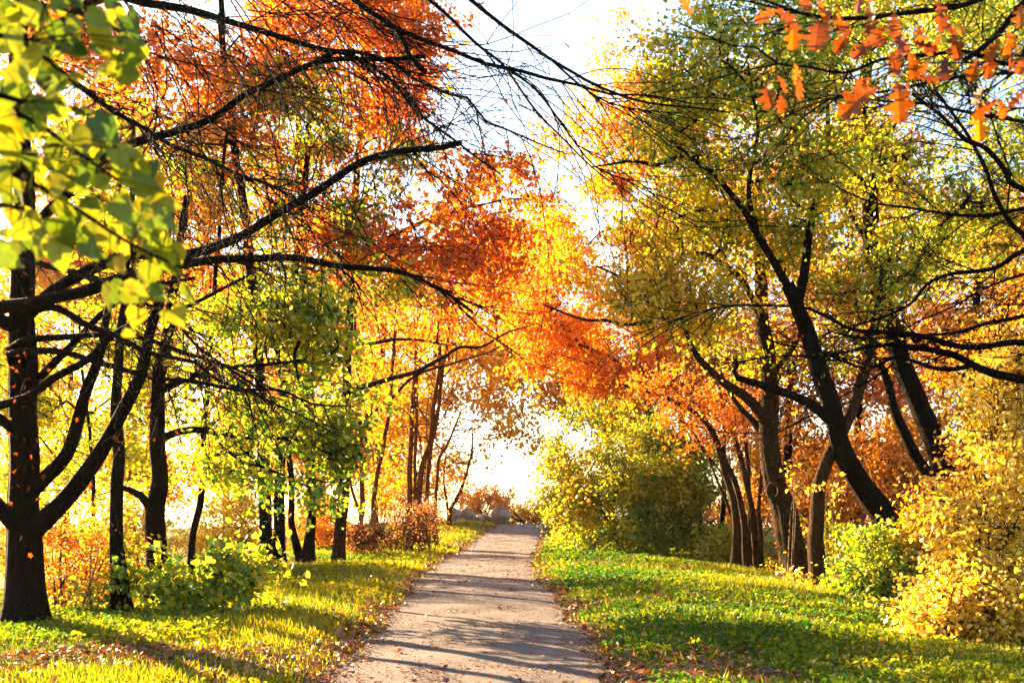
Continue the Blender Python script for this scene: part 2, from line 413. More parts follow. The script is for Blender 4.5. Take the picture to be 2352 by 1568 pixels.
py_ = np.arange(-6, 74, .25); ncr = 15
u = np.linspace(-1, 1, ncr)
hw = lambda s, y: HALF + .09 * np.sin(y * .9 + s * 2) + .07 * np.sin(y * 2.3 + s * 5) + .045 * np.sin(y * 5.7 + s)
W = np.where(u[None] < 0, hw(-1, py_)[:, None], hw(1, py_)[:, None])
PX = pathc(py_)[:, None] + u[None] * W; PY = np.repeat(py_[:, None], ncr, 1)
PZ = gz(PX, PY) * (np.abs(u[None]) < .9) + gz(np.clip(PX, pathc(PY) - 1.2, pathc(PY) + 1.2), PY) * (np.abs(u[None]) >= .9) + .03 + .02 * (1 - u[None] ** 2) + .006 * np.sin(PX * 5 + PY * 2) + .006 * np.sin(PY * 3.1 - PX * 3)
i = (np.arange(len(py_) - 1)[:, None] * ncr + np.arange(ncr - 1)[None]).ravel()
pm = MB(); pm.add(np.stack([PX, PY, PZ], -1).reshape(-1, 3), np.stack([i, i + 1, i + ncr + 1, i + ncr], 1))
m, nt, N, Lk = newmat('fine_gravel')
tc = N.new('ShaderNodeTexCoord'); n1 = N.new('ShaderNodeTexNoise'); n1.inputs['Scale'].default_value = 38; n1.inputs['Detail'].default_value = 8; n1.inputs['Roughness'].default_value = .8
n2 = N.new('ShaderNodeTexNoise'); n2.inputs['Scale'].default_value = 1.1; n2.inputs['Detail'].default_value = 6
vo = N.new('ShaderNodeTexVoronoi'); vo.inputs['Scale'].default_value = 60
for q in (n1, n2, vo): Lk.new(tc.outputs['Object'], q.inputs['Vector'])
r1 = ramp(N, [(.3, (.06, .052, .051)), (.68, (.27, .228, .212))]); Lk.new(n1.outputs['Fac'], r1.inputs[0])
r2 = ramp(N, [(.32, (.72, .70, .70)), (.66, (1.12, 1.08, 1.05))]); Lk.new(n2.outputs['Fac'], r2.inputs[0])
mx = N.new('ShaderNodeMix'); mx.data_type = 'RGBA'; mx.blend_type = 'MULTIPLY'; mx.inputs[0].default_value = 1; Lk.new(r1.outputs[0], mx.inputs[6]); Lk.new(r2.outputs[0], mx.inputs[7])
b = N.new('ShaderNodeBsdfPrincipled'); b.inputs['Roughness'].default_value = .9; b.inputs['Specular IOR Level'].default_value = .12; Lk.new(mx.outputs[2], b.inputs['Base Color'])
bp = N.new('ShaderNodeBump'); bp.inputs['Strength'].default_value = .9; bp.inputs['Distance'].default_value = .03; Lk.new(n1.outputs['Fac'], bp.inputs['Height']); Lk.new(bp.outputs[0], b.inputs['Normal'])
o = N.new('ShaderNodeOutputMaterial'); Lk.new(b.outputs[0], o.inputs[0])
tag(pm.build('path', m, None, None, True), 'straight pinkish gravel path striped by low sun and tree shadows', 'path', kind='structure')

# ------------------------------------------------------------------ ground cover, grass, fallen leaves
def scatter(n, y0=8.8, y1=66, k=1.35, xmax=9.5):
    uu = rng.uniform(0, 1, n); a = 1 - k
    Y = (y0 ** a + uu * (y1 ** a - y0 ** a)) ** (1 / a)
    lim = np.minimum(xmax, .47 * Y + .6)
    x = rng.uniform(-1, 1, n) * lim
    return x, Y
def surf(x, y, h=0): return np.stack([x, y, gz(x, y) + h], 1)
def patch(x, y, s, sd): return nz(np.stack([x, y, 0 * x], 1), s, sd)

LEAF['blade'] = (np.array([[0, 0, 0], [.4, .055, .03], [1, 0, -.16], [.4, -.055, .03]]), [[0, 3, 2, 1]])
def litterness(x, y):                            # where dead leaves cover the turf
    d = np.abs(x - pathc(y)); e = np.exp(-((d - 1.35) / .42) ** 2)
    left = sstep(.35, .8, np.exp(-(((x + 3.1) / 2.1) ** 2 + ((y - 10.5) / 3.2) ** 2)) + .55 * patch(x, y, 1.7, 3) + .3 * patch(x, y, 4.3, 1)) * .65
    right = .3 * sstep(.3, .8, np.exp(-(((x - 1.9) / .9) ** 2 + ((y - 13) / 5) ** 2)) + .25 * patch(x, y, 1.9, 5))
    deep = sstep(5.6, 7.5, d) * .6
    return np.clip(np.maximum.reduce([e * (.75 + .4 * patch(x, y, 2.3, 1)), left, right, deep]), 0, 1)

x, y = scatter(260000)
d = np.abs(x - pathc(y)); lit = litterness(x, y)
keep = (d > HALF + .02 + .14 * np.sin(y * 1.9) + .1 * patch(x, y, 3.1, 2)) & (rng.uniform(size=len(x)) > lit * .86) & (d < 8.5)
x, y = x[keep], y[keep]
g = MB()
n = len(x); sc_ = 1 + y / 60
ax = unit(n) * .55; ax[:, 2] = 1
leaves(g, surf(x, y, -.01) - np.stack([0 * y, 0 * y, .06 * sstep(45, 58, y)], 1), (.085 + .05 * patch(x, y, .9, 8)) * sc_ * rng.uniform(.5, 1.4, n), np.clip(.52 + .2 * patch(x, y, .8, 4) + rng.normal(size=n) * .17, .02, .98), 'blade', axis=ax)
# taller tufts along the bank edges
x, y = scatter(16000)
d = np.abs(x - pathc(y)); k = (d > 1.7) & (patch(x, y, 1.5, 6) > .25); x, y = x[k], y[k]; n = len(x)
ax = unit(n) * .5; ax[:, 2] = 1
leaves(g, surf(x, y, -.01), .12 * (1 + y / 60) * rng.uniform(.5, 1.3, n), np.clip(.6 + rng.normal(size=n) * .16, .02, .98), 'blade', axis=ax)
tag(g.build('grass', M['cover']), 'short green grass on both verges of the path', 'grass', kind='stuff')

x, y = scatter(230000)
d = np.abs(x - pathc(y)); lit = litterness(x, y)
keep = (d > HALF + .1 + .14 * np.sin(y * 1.9) + .12 * patch(x, y, 3.1, 2)) & (rng.uniform(size=len(x)) > lit * .9) & (patch(x, y, .9, 11) + .6 * (x > 2.6) + .3 * (x > 0) + .3 * (x < -4) > .05)
x, y = x[keep], y[keep]; n = len(x); g = MB()
ax = unit(n); ax[:, 2] = np.abs(ax[:, 2]) * .45
nn = unit(n) * 1.1; nn[:, 2] += 1; nn[:, 0] -= .35; nn[:, 1] += .3
h = .02 + .11 * rng.uniform(size=n) ** 1.4 * (1 + .6 * patch(x, y, 1.2, 7))
near = y < 17
for mk, kd in ((near, 'oval'), (~near, 'kite')):
    leaves(g, surf(x, y, h)[mk], (.037 * (1 + y / 22) * rng.uniform(.5, 1.35, n))[mk], np.clip(.42 + .18 * patch(x, y, .7, 9) + .1 * patch(x, y, 2.1, 5) + .05 * (x < 0) + rng.normal(size=n) * .11, .02, .98)[mk], kd, axis=ax[mk], nrm=nn[mk])
tag(g.build('ground_cover', M['cover']), 'broad-leaved green ground cover carpeting the verges and banks', 'ground cover', kind='stuff')

x, y = scatter(130000, xmax=11)
lit = litterness(x, y); d = np.abs(x - pathc(y))
onp = d < HALF
bed = np.exp(-((y - 24.5) / 2.2) ** 2) * .05 + np.exp(-((y - 10.3) / 1.1) ** 2) * .035 * (patch(x, y, 2, 3) > -.2)
prob = np.where(onp, .02 + bed * 1.6 + .55 * np.exp(-((d - HALF) / .14) ** 2), lit * .85 + .05)
k = rng.uniform(size=len(x)) < prob; x, y, onp = x[k], y[k], onp[k]; n = len(x); g = MB()
nn = unit(n) * .5; nn[:, 2] += 1
ax = unit(n); ax[:, 2] *= .35
near = y < 15
for mk, kd in ((near, 'maple'), (~near, 'oval')):
    leaves(g, surf(x, y, np.where(onp, .052, .03 + .05 * rng.uniform(size=n)))[mk], (.062 * (1 + y / 45) * rng.uniform(.45, 1.35, n) * np.where(onp, .75, 1))[mk], np.clip(.42 + rng.normal(size=n) * .22 + .12 * patch(x, y, 1, 2), .02, .98)[mk], kd, axis=ax[mk], nrm=nn[mk])
x, y = scatter(60000, xmax=1.5); x = x + pathc(y); d = np.abs(x - pathc(y)); k = (d < HALF) & (rng.uniform(size=len(x)) < .16 + .5 * (patch(x, y, 2.6, 4) > .25) + .4 * sstep(.9, 1.35, d)); x, y = x[k], y[k]; n = len(x)
nn = unit(n) * .25; nn[:, 2] += 1; ax = unit(n); ax[:, 2] *= .15
leaves(g, surf(x, y, .05), .016 * (1 + y / 25) * rng.uniform(.4, 1.5, n), np.clip(.25 + rng.normal(size=n) * .2, .02, .98), 'kite', axis=ax, nrm=nn)
tag(g.build('leaf_litter', M['litter']), 'brown and orange fallen leaves littering verges and path edges', 'leaf litter', kind='stuff')

# ================================================================== trees
T = trace
def trunkpx(pts, Y, w0, w1, Y1=None, **k): return T(pts, Y, Y1 or Y, w0, w1, **k)

# --- big bare tree, front left
YA = 14.6
A_tr = trunkpx([(60, 1452), (58, 1330), (55, 1200), (52, 1080), (50, 950), (54, 800), (50, 640), (56, 470), (50, 300), (40, 120), (60, -80), (90, -250)], YA, 78, 22)
top = (90, -250, YA)
Abr = [
 T([(80, 1215), (118, 1180), (165, 1130), (215, 1065), (268, 965), (318, 870), (342, 770), (372, 690)], 14.5, 14.1, 46, 20),
 T([(72, 1130), (110, 1090), (150, 1045), (182, 960), (208, 880), (232, 800), (250, 700)], 14.5, 14.8, 36, 16),
 T([(40, 1210), (5, 1170), (-40, 1120), (-90, 1030)], 14.5, 14.2, 40, 24),
 T([(52, 760), (0, 735), (-30, 720), (10, 702), (100, 692), (188, 672), (262, 643), (325, 628), (400, 606), (478, 600), (649, 594), (775, 606), (860, 617), (939, 630), (1010, 668), (1085, 720)], 14.5, 11.6, 34, 7),
 T([(55, 730), (120, 671), (195, 626), (287, 588), (370, 582), (444, 581), (512, 562), (564, 538), (640, 490), (717, 444), (775, 403), (843, 365), (946, 345), (1014, 341), (1058, 331)], 14.5, 12.0, 30, 13),
 T([(52, 560), (140, 450), (225, 375), (300, 331), (393, 310), (478, 273), (546, 225), (615, 191), (680, 160), (717, 147), (786, 140), (860, 140), (935, 133), (975, 128)], 14.5, 12.4, 26, 9),
 T([(717, 147), (775, 118), (843, 120), (911, 143), (953, 181), (1031, 218), (1072, 225), (1117, 282), (1160, 300), (1230, 330), (1300, 350)], 12.9, 12.0, 11, 3),
 T([(45, 150), (160, 40), (250, -10), (330, 5), (393, 17), (495, 44), (581, 65), (649, 85), (751, 113), (803, 128), (900, 190), (960, 260), (1060, 330), (1150, 400)], 14.5, 12.0, 24, 4),
 T([(60, -60), (300, -160), (560, -150), (740, -70), (809, 0), (860, 38), (911, 72), (928, 102), (938, 126), (979, 161)], 14.5, 12.2, 26, 12),
 T([(885, 55), (961, 89), (1048, 120), (1116, 147), (1202, 164), (1253, 178), (1321, 191), (1400, 215), (1500, 222), (1590, 240)], 12.4, 12.0, 12, 3),
 T([(70, -120), (400, -260), (760, -190), (987, 0), (1065, 68), (1110, 110), (1150, 147), (1185, 198), (1253, 280), (1339, 362), (1424, 427)], 14.5, 11.8, 20, 3),
 T([(1150, 150), (1220, 200), (1300, 300), (1365, 380), (1440, 410), (1520, 420)], 12.2, 11.8, 6, 2.5),
 T([(80, -200), (500, -330), (850, -190), (1079, 0), (1134, 41), (1195, 89), (1260, 133), (1321, 167), (1373, 198), (1458, 229), (1578, 246), (1680, 262)], 14.5, 11.6, 22, 4),
 T([(1265, 136), (1320, 180), (1400, 235), (1480, 255), (1560, 262)], 12.1, 11.8, 6, 2.5),
 T([(48, 60), (0, 55), (0, 65), (51, 92), (110, 140), (177, 195), (273, 260), (341, 304), (410, 342), (512, 383), (610, 420), (720, 480)], 14.4, 11.5, 20, 4),
 T([(52, 640), (-20, 560), (0, 558), (102, 606), (191, 633), (283, 671), (341, 698), (393, 725), (450, 790), (540, 860), (620, 900)], 14.3, 11.0, 18, 3),
 T([(55, 830), (20, 800), (51, 783), (140, 775), (239, 771), (290, 768), (342, 779), (444, 814), (540, 850), (640, 900)], 14.4, 12.2, 18, 4),
 T([(57, 720), (120, 705), (188, 739), (256, 769), (341, 807), (410, 824), (444, 830), (520, 880), (640, 930), (760, 990)], 14.3, 11.2, 18, 3),
 T([(52, 860), (20, 812), (137, 811), (239, 834), (342, 862), (444, 879), (529, 894), (642, 896), (717, 923), (800, 930)], 14.3, 12.0, 18, 4),
 T([(50, 1000), (0, 960), (-30, 940), (60, 910), (120, 870), (200, 830), (262, 770), (330, 735), (430, 700), (560, 640)], 14.3, 13.0, 24, 7),
 T([(50, 900), (100, 860), (160, 800), (230, 720), (330, 660), (450, 640)], 14.6, 15.2, 20, 8),
]
def A_extra(tw, lf, sk):
    tips = []
    bias = (.45, -.12, -.30)
    for bi, n, l0, l1 in [(3, 42, .6, 1.9), (4, 48, .6, 2.0), (5, 50, .8, 2.2), (6, 8, .5, 1.3), (7, 44, .8, 2.4), (8, 20, .7, 2.0), (9, 7, .4, 1.2), (10, 8, .4, 1.4), (12, 8, .4, 1.3), (14, 54, .8, 2.4), (15, 34, .5, 1.7), (16, 10, .5, 1.4), (17, 24, .6, 1.7), (18, 24, .5, 1.6), (19, 12, .5, 1.5), (0, 10, .4, 1.4), (1, 8, .4, 1.2), (20, 8, .5, 1.2)]:
        twig_spray(tw, Abr[bi][0], n, bias, l0, l1, .0085, droop=.22, sub=2.5, depth=2, spread=.55, tips=tips, wander=.17)
    # long whippy shoots sweeping down to the right from above the picture
    for k in range(60):
        p = P(rng.uniform(250, 900), rng.uniform(-60, 160), rng.uniform(11.5, 14))
        dd = np.array([.62 + rng.normal() * .18, rng.normal() * .25, -.68 + rng.normal() * .34])
        one_twig(tw, p, dd / np.linalg.norm(dd), rng.uniform(1.4, 3.4), .0085, .12, 2.2, 1, tips, .10)
    for k in range(120):
        p = P(rng.uniform(150, 1000), rng.uniform(-60, 520), rng.uniform(11.8, 14))
        if p[0] > -3.4 and p[2] < 4: continue
        j = Abr[rng.integers(3, 16)][0]; p = j[int(rng.uniform(.3, .95) * (len(j) - 1))]
        dd = np.array([.7 + rng.normal() * .2, rng.normal() * .25, -.5 + rng.normal() * .3])
        one_twig(tw, p, dd / np.linalg.norm(dd), rng.uniform(1.4, 3.6), .0065, .12, 3, 1, tips, .11)
    # a few dead leaves still hanging on
    tips = np.array(tips)
    c = tips[rng.choice(len(tips), 60)]
    c2 = np.array([P(px + rng.normal() * 50, py + rng.normal() * 40, 14.2 + rng.normal() * .4) for px, py in [(30, 700), (90, 790), (60, 830), (30, 880), (120, 890), (90, 1000), (60, 1090), (140, 1080), (210, 1010), (250, 1000), (160, 1230), (420, 960)] for _ in range(9)])
    c = np.vstack([c, c2]); n = len(c)
    ax = unit(n); ax[:, 2] -= .8
    leaves(lf, c, .08 * rng.uniform(.5, 1.2, n), np.clip(.25 + rng.normal(size=n) * .2, 0, 1), 'maple', axis=ax)
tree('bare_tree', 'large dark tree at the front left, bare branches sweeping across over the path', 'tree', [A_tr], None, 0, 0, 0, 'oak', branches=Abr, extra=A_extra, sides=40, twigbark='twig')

# --- left row, behind it
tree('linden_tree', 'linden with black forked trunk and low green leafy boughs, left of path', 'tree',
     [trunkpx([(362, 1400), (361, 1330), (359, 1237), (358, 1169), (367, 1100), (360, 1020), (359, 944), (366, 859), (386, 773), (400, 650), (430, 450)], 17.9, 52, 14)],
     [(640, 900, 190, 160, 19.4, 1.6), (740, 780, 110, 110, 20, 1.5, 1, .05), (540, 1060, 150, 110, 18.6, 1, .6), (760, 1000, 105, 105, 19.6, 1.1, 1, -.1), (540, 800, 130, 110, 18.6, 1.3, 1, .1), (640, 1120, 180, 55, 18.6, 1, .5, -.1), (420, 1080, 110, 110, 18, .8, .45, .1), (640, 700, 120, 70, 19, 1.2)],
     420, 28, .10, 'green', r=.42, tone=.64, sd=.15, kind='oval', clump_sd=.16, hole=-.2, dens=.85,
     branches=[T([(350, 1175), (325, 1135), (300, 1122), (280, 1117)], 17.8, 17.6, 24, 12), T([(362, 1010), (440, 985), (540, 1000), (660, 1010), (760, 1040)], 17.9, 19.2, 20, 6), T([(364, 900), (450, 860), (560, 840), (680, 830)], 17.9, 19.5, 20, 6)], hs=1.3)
tree('linden_tree', 'slender dark trunk with yellow-green leaves just right of the bare tree', 'tree',
     [trunkpx([(279, 1415), (274, 1330), (268, 1203), (272, 1066), (266, 950), (278, 780), (300, 560), (310, 350)], 16.9, 36, 10)],
     [(300, 560, 130, 130, 17.5, 1.2, .8, .15), (290, 760, 90, 70, 17.6, .9, .7), (250, 420, 110, 100, 17.6, 1)], 130, 24, .085, 'mixed', r=.42, tone=.6, kind='oval', hs=1.5, hole=-.1)
tree('birch_tree', 'slim yellow-green tree some way behind the slender dark trunk', 'tree',
     [trunkpx([(212, 1272), (216, 1150), (208, 1000), (190, 860), (180, 720)], 35, 11, 5)],
     [(190, 1060, 150, 100, 35, 1.6), (310, 980, 110, 110, 35, 1.6), (100, 950, 120, 110, 35, 1.6), (120, 780, 130, 90, 35, 1.6), (30, 900, 80, 110, 35, 1.4), (330, 840, 90, 80, 35, 1.4), (40, 1080, 90, 80, 35, 1.4)], 330, 28, .125, 'mixed', r=.7, tone=.62, hs=.8, hole=-.15)
tree('thin_tree', 'thin leaning trunk with golden leaves behind the black forked linden', 'tree',
     [trunkpx([(437, 1357), (444, 1237), (468, 1100), (470, 961), (482, 800), (500, 560), (520, 300)], 21.9, 17, 7)],
     [(430, 520, 170, 190, 22, 1.8), (330, 300, 150, 170, 22.5, 1.8), (500, 720, 120, 90, 22, 1.4, .8)], 190, 26, .10, 'gold', r=.5, tone=.6, hs=.9, hole=-.05, dens=.7)
tree('maple_tree', 'dark maple trunk with orange crown filling upper left of the picture', 'tree',
     [trunkpx([(612, 1326), (609, 1186), (604, 1000), (590, 760), (560, 480), (520, 200), (500, -100)], 26, 31, 12)],
     [(470, 180, 200, 220, 26, 2.6), (300, 80, 170, 170, 27, 2.6, 1), (420, 430, 180, 130, 26, 2.2, .9, .1), (600, 30, 160, 130, 26, 2.4), (250, 300, 110, 110, 26, 2, .8), (150, 330, 140, 140, 29, 2), (80, 130, 130, 140, 29, 2)], 440, 30, .12, 'orange', r=.6, tone=.5, hs=.7, hole=-.12)
tree('maple_tree', 'maple beside the row whose upper crown is still partly green', 'tree',
     [trunkpx([(642, 1312), (641, 1169), (650, 960), (668, 700), (700, 420), (720, 150)], 28.4, 27, 10)],
     [(720, 265, 140, 95, 26.8, 2), (560, 350, 140, 150, 27, 2.2), (900, 335, 75, 90, 26.3, 1.4), (740, 480, 130, 90, 26.5, 1.8), (880, 640, 110, 60, 26, 1.5, 1, .1), (640, 600, 130, 110, 27, 1.6, .8, .15)], 280, 30, .11, 'mixed', r=.5, tone=.47, hs=.9, hole=-.2)
tree('maple_tree', 'twin-stemmed maple with bright orange crown high above the linden', 'tree',
     [trunkpx([(707, 1301), (714, 1186), (712, 1000), (704, 700), (690, 400), (680, 100)], 30.4, 25, 10), trunkpx([(690, 1296), (670, 1196), (668, 1100), (650, 900), (620, 700)], 30.6, 17, 8)],
     [(700, 130, 170, 230, 29.5, 2.6), (650, 430, 170, 180, 29.5, 2.4), (830, -40, 170, 130, 29, 2.4), (560, 650, 170, 90, 29.5, 2, .8)], 330, 32, .12, 'orange', r=.6, tone=.6, hs=.7, hole=-.15)
mb8 = [T([(792, 905), (808, 896), (892, 870), (966, 849), (1024, 816), (1057, 797), (1105, 795), (1167, 764), (1230, 745)], 29.5, 27.5, 15, 3),
       T([(796, 800), (816, 794), (878, 783), (933, 779), (1002, 788), (1050, 792)], 29.6, 28, 12, 3),
       T([(790, 1000), (812, 980), (892, 922), (951, 863), (1032, 838), (1112, 812), (1149, 794)], 29.6, 27.8, 10, 3),
       T([(808, 620), (870, 560), (950, 520), (1060, 480), (1160, 460)], 29.6, 28, 14, 4)]
tree('maple_tree', 'straight brown trunk nearest the path on the left, fiery orange crown over it', 'tree',
     [trunkpx([(776, 1306), (782, 1220), (789, 1135), (794, 950), (803, 700), (820, 400), (845, 100), (850, -80)], 29.7, 27, 9)],
     [(880, 190, 150, 220, 28.5, 2.6), (1040, 430, 150, 95, 28, 2.2), (920, 500, 190, 120, 27.6, 2.6), (1000, 600, 130, 50, 27.3, 1.2, .7, -.2), (1150, 400, 85, 65, 28.4, 1.6), (940, 60, 90, 110, 28.5, 1.8), (1090, 540, 120, 90, 28, 1.6, 1, -.1), (1180, 470, 75, 65, 28.5, 1.4), (1130, 630, 120, 70, 28.5, 1.4), (1040, 720, 110, 50, 28.5, 1.2, .7), (800, 560, 150, 90, 28, 1.6)], 470, 28, .13, 'orange', bark='barkmid', r=.5, tone=.62, branches=mb8, hs=.9, hole=-.3)
# reddish bare stems further along on the left
def stems(name, label, spec, Y, ells, nclump, per, leaf, bark, size=.11, tone=.5, **k):
    return tree(name, label, 'tree', [trunkpx(p, Y, w0, w1) for p, w0, w1 in spec], ells, nclump, per, size, leaf, bark=bark, tone=tone, sides=9, **k)
def redtwigs(tw, lf, sk):
    p = sk.p[sk.p[:, 2] > 2.5]
    for _ in range(36):
        q = p[rng.integers(len(p))]; dd = np.array([rng.normal() * .7 + .25, rng.normal() * .5, .35 + rng.normal() * .5])
        one_twig(tw, q, dd / np.linalg.norm(dd), rng.uniform(1.2, 4), .028, -.05, 3, 1, None, .1)
stems('multistem_tree', 'clump of tall bare reddish stems left of the path before the boulders',
      [([(940, 1250), (940, 1141), (944, 1002), (950, 900), (957, 794), (965, 600)], 15, 6), ([(953, 1250), (953, 1141), (955, 1000), (958, 880), (950, 700)], 9, 5),
       ([(966, 1250), (962, 1145), (973, 1057), (988, 1010), (999, 911), (1010, 827), (1015, 640)], 16, 6), ([(982, 1252), (980, 1145), (988, 1040), (1002, 966), (1012, 890), (1019, 838), (1040, 700)], 13, 6),
       ([(1000, 1252), (999, 1152), (1003, 1110), (1008, 1057), (1020, 1033), (1032, 1010), (1060, 940)], 12, 4)], 42,
      [(990, 760, 110, 90, 42, 2), (900, 800, 90, 90, 43, 2)], 34, 12, 'orange', 'barkred', tone=.7, r=.6, extra=redtwigs, hole=-.1)
stems('leaning_tree', 'slim brown trunk leaning right behind the reddish shrubs',
      [([(852, 1262), (856, 1204), (863, 1105), (881, 1024), (896, 922), (905, 794), (912, 650)], 12, 6)], 38.5, [(890, 740, 90, 120, 39, 2)], 60, 22, 'gold', 'barkred', r=.6)
stems('thin_tree', 'dark forked trunk between the straight maple and the reddish shrubs',
      [([(825, 1262), (828, 1204), (832, 1130), (828, 1000), (820, 850), (815, 700)], 13, 6), ([(829, 1180), (808, 1120), (800, 1060)], 8, 5)], 38, [(840, 900, 90, 150, 39, 2)], 70, 22, 'gold', 'barkred', r=.6, tone=.6)
stems('end_tree', 'small nearly bare tree with scattered orange leaves beside the boulders',
      [([(1030, 1216), (1036, 1170), (1057, 1130), (1072, 1087), (1083, 1039), (1086, 990)], 11, 3), ([(1034, 1190), (1020, 1100), (1024, 1040)], 7, 3)], 54, [(1035, 1080, 38, 70, 54, 1.5), (1010, 1000, 50, 60, 54, 1.5)], 45, 24, 'orange', 'barkmid', r=.45, tone=.6)
tree('maple_tree', 'distant golden maple whose boughs form the left of the arch', 'tree',
     [trunkpx([(975, 1200), (980, 1100), (990, 950), (1000, 800)], 58, 14, 8)],
     [(1000, 900, 110, 110, 55, 1.8), (1080, 800, 110, 80, 52, 1.8), (900, 960, 110, 120, 57, 1.8), (1010, 1020, 60, 70, 57, 2.2), (1110, 900, 90, 75, 55, 2.6), (1150, 960, 90, 50, 57, 1.4, .5), (900, 1100, 90, 70, 58, 2), (1120, 1005, 70, 25, 57, 1.2, .5), (1060, 980, 80, 50, 57, 1.4, .6)], 270, 30, .20, 'gold', bark='barkmid', r=.95, tone=.82, hs=.5, hole=-.3, rmax=.14, lobes=70)
tree('maple_tree', 'distant orange maple above the reddish bare stems', 'tree',
     [trunkpx([(860, 1210), (870, 1050), (880, 800), (900, 600)], 62, 14, 8)],
     [(1050, 660, 140, 80, 60, 4), (930, 700, 130, 110, 60, 4), (1140, 600, 100, 80, 59, 3.4), (1180, 720, 90, 80, 61, 3.4), (830, 800, 90, 150, 62, 3), (960, 880, 120, 110, 62, 2), (1060, 760, 120, 90, 60, 2.4), (900, 1020, 90, 90, 62, 2)], 480, 36, .19, 'orange', bark='barkmid', r=1, tone=.62, hs=.5, hole=-.2, rmax=.14)
# --- open woodland far left
for nm, lb, tr, Y, el, lf, tn in [
 ('birch_tree', 'slim distant tree with yellow leaves behind the bare tree trunk', [(150, 1240), (155, 1050), (165, 800), (170, 550)], 108, [(150, 900, 150, 150, 108, 5), (80, 650, 120, 180, 108, 5), (200, 640, 110, 130, 108, 5), (60, 1080, 130, 90, 108, 5), (250, 1080, 120, 90, 108, 5)], 'yellow', .5),
 ('maple_tree', 'orange maple standing far back behind the big bare tree', [(60, 1230), (62, 1050), (66, 800), (80, 640)], 104, [(60, 680, 130, 120, 104, 5), (280, 620, 160, 130, 104, 5), (60, 820, 110, 110, 104, 5)], 'orange', .7),
 ('maple_tree', 'far left maple seen through gaps in the bare branches', [(340, 1235), (345, 1050), (350, 800), (380, 500)], 112, [(330, 780, 150, 140, 112, 5), (400, 600, 130, 120, 112, 5), (450, 900, 120, 110, 112, 5), (380, 1050, 120, 80, 112, 5)], 'gold', .55),
 ('maple_tree', 'far orange maple glimpsed between the two slender left trunks', [(520, 1230), (520, 1050), (530, 850), (560, 600)], 116, [(520, 700, 130, 110, 116, 5), (590, 920, 110, 110, 116, 5), (480, 1050, 110, 60, 116, 5)], 'orange', .7),
 ('maple_tree', 'distant golden tree rising behind the twin-stemmed maple', [(740, 1225), (742, 1080), (745, 880), (760, 640)], 120, [(700, 850, 120, 150, 120, 5), (790, 1000, 80, 120, 120, 5), (800, 720, 110, 120, 120, 5), (640, 1050, 120, 110, 120, 5), (860, 1060, 70, 100, 120, 5), (900, 960, 80, 90, 120, 5)], 'gold', .6)]:
    tree(nm, lb, 'tree', [trunkpx(tr, Y, 16, 7)], el, 95 * len(el), 34, .40, lf, r=2.2, tone=tn, hs=.2, hole=-.02, rmax=.25)

# --- right row
R1b = [T([(1757, 965), (1735, 935), (1702, 903), (1661, 876), (1623, 842), (1590, 800), (1560, 720)], 24.4, 23.4, 27, 9),
       T([(1752, 1000), (1728, 965), (1702, 937), (1678, 903), (1655, 850)], 24.7, 25.2, 17, 7),
       T([(1768, 880), (1780, 855), (1794, 835), (1828, 784), (1850, 700)], 24.6, 25, 16, 7),
       T([(1560, 720), (1500, 738), (1434, 743), (1390, 734), (1356, 736), (1305, 722), (1247, 702)], 23.4, 22.8, 12, 4),
       T([(1753, 740), (1700, 640), (1600, 580), (1500, 640), (1458, 650), (1370, 609)], 24.6, 23.4, 16, 5)]
t1 = tree('oak_tree', 'light brown oak trunk with a knot hole, forking over the right bank', 'tree',
     [trunkpx([(1836, 1342), (1822, 1280), (1811, 1220), (1797, 1165), (1780, 1117), (1768, 1049), (1766, 995), (1766, 927), (1763, 825), (1753, 739), (1745, 600), (1730, 450)], 24.6, 62, 15)],
     [(1700, 600, 170, 130, 24, 2.2), (1600, 480, 140, 140, 24, 2.2), (1560, 690, 150, 90, 23.6, 1.8, 1, .12), (1450, 680, 130, 80, 23.4, 1.6, .9, .2), (1500, 570, 100, 80, 23.6, 1.6, .9, .15), (1730, 780, 120, 80, 24.6, 1.6, .7)], 400, 28, .10, 'mixed', bark='barkmid', r=.52, tone=.68, branches=R1b, hs=1, hole=-.25, sides=32)
# knot hole
base = np.array(t1.location); kb = MB()
kc = P(1776, 1127, 24.25)
a = np.linspace(0, 2 * PI, 15)
tube(kb, np.stack([kc[0] + .12 * np.cos(a), kc[1] + .02 * np.sin(a) - .03, kc[2] + .16 * np.sin(a)], 1), .045, 7, .1)
kb.build('knot', M['barkmid'], t1, base, True)
tree('oak_tree', 'second upright trunk close behind the knotted oak, leaning right at the top', 'tree',
     [trunkpx([(1884, 1368), (1878, 1300), (1873, 1237), (1876, 1152), (1896, 1066), (1934, 995), (1965, 910), (1985, 859), (2010, 760), (2030, 620)], 22.4, 39, 18)],
     [(1960, 690, 110, 80, 22.6, 1.6), (2060, 620, 120, 90, 22.8, 1.6), (1900, 800, 110, 60, 23, 1.4, .6)], 130, 30, .09, 'mixed', bark='barkmid', r=.45, tone=.6, hs=1)
R3b = [T([(1905, 965), (1870, 930), (1821, 910), (1753, 886), (1695, 870)], 22.2, 21.6, 26, 15), T([(1697, 872), (1686, 850), (1694, 840), (1690, 826)], 21.6, 21.5, 12, 8),
       T([(1808, 654), (1740, 540), (1660, 420), (1600, 372), (1579, 352), (1540, 368), (1510, 379), (1440, 372), (1356, 385)], 22, 21, 20, 4),
       T([(1832, 705), (1850, 600), (1870, 480), (1900, 350), (1900, 200)], 22.4, 22, 24, 8),
       T([(1740, 540), (1720, 420), (1740, 300), (1720, 150)], 21.8, 21.4, 14, 5)]
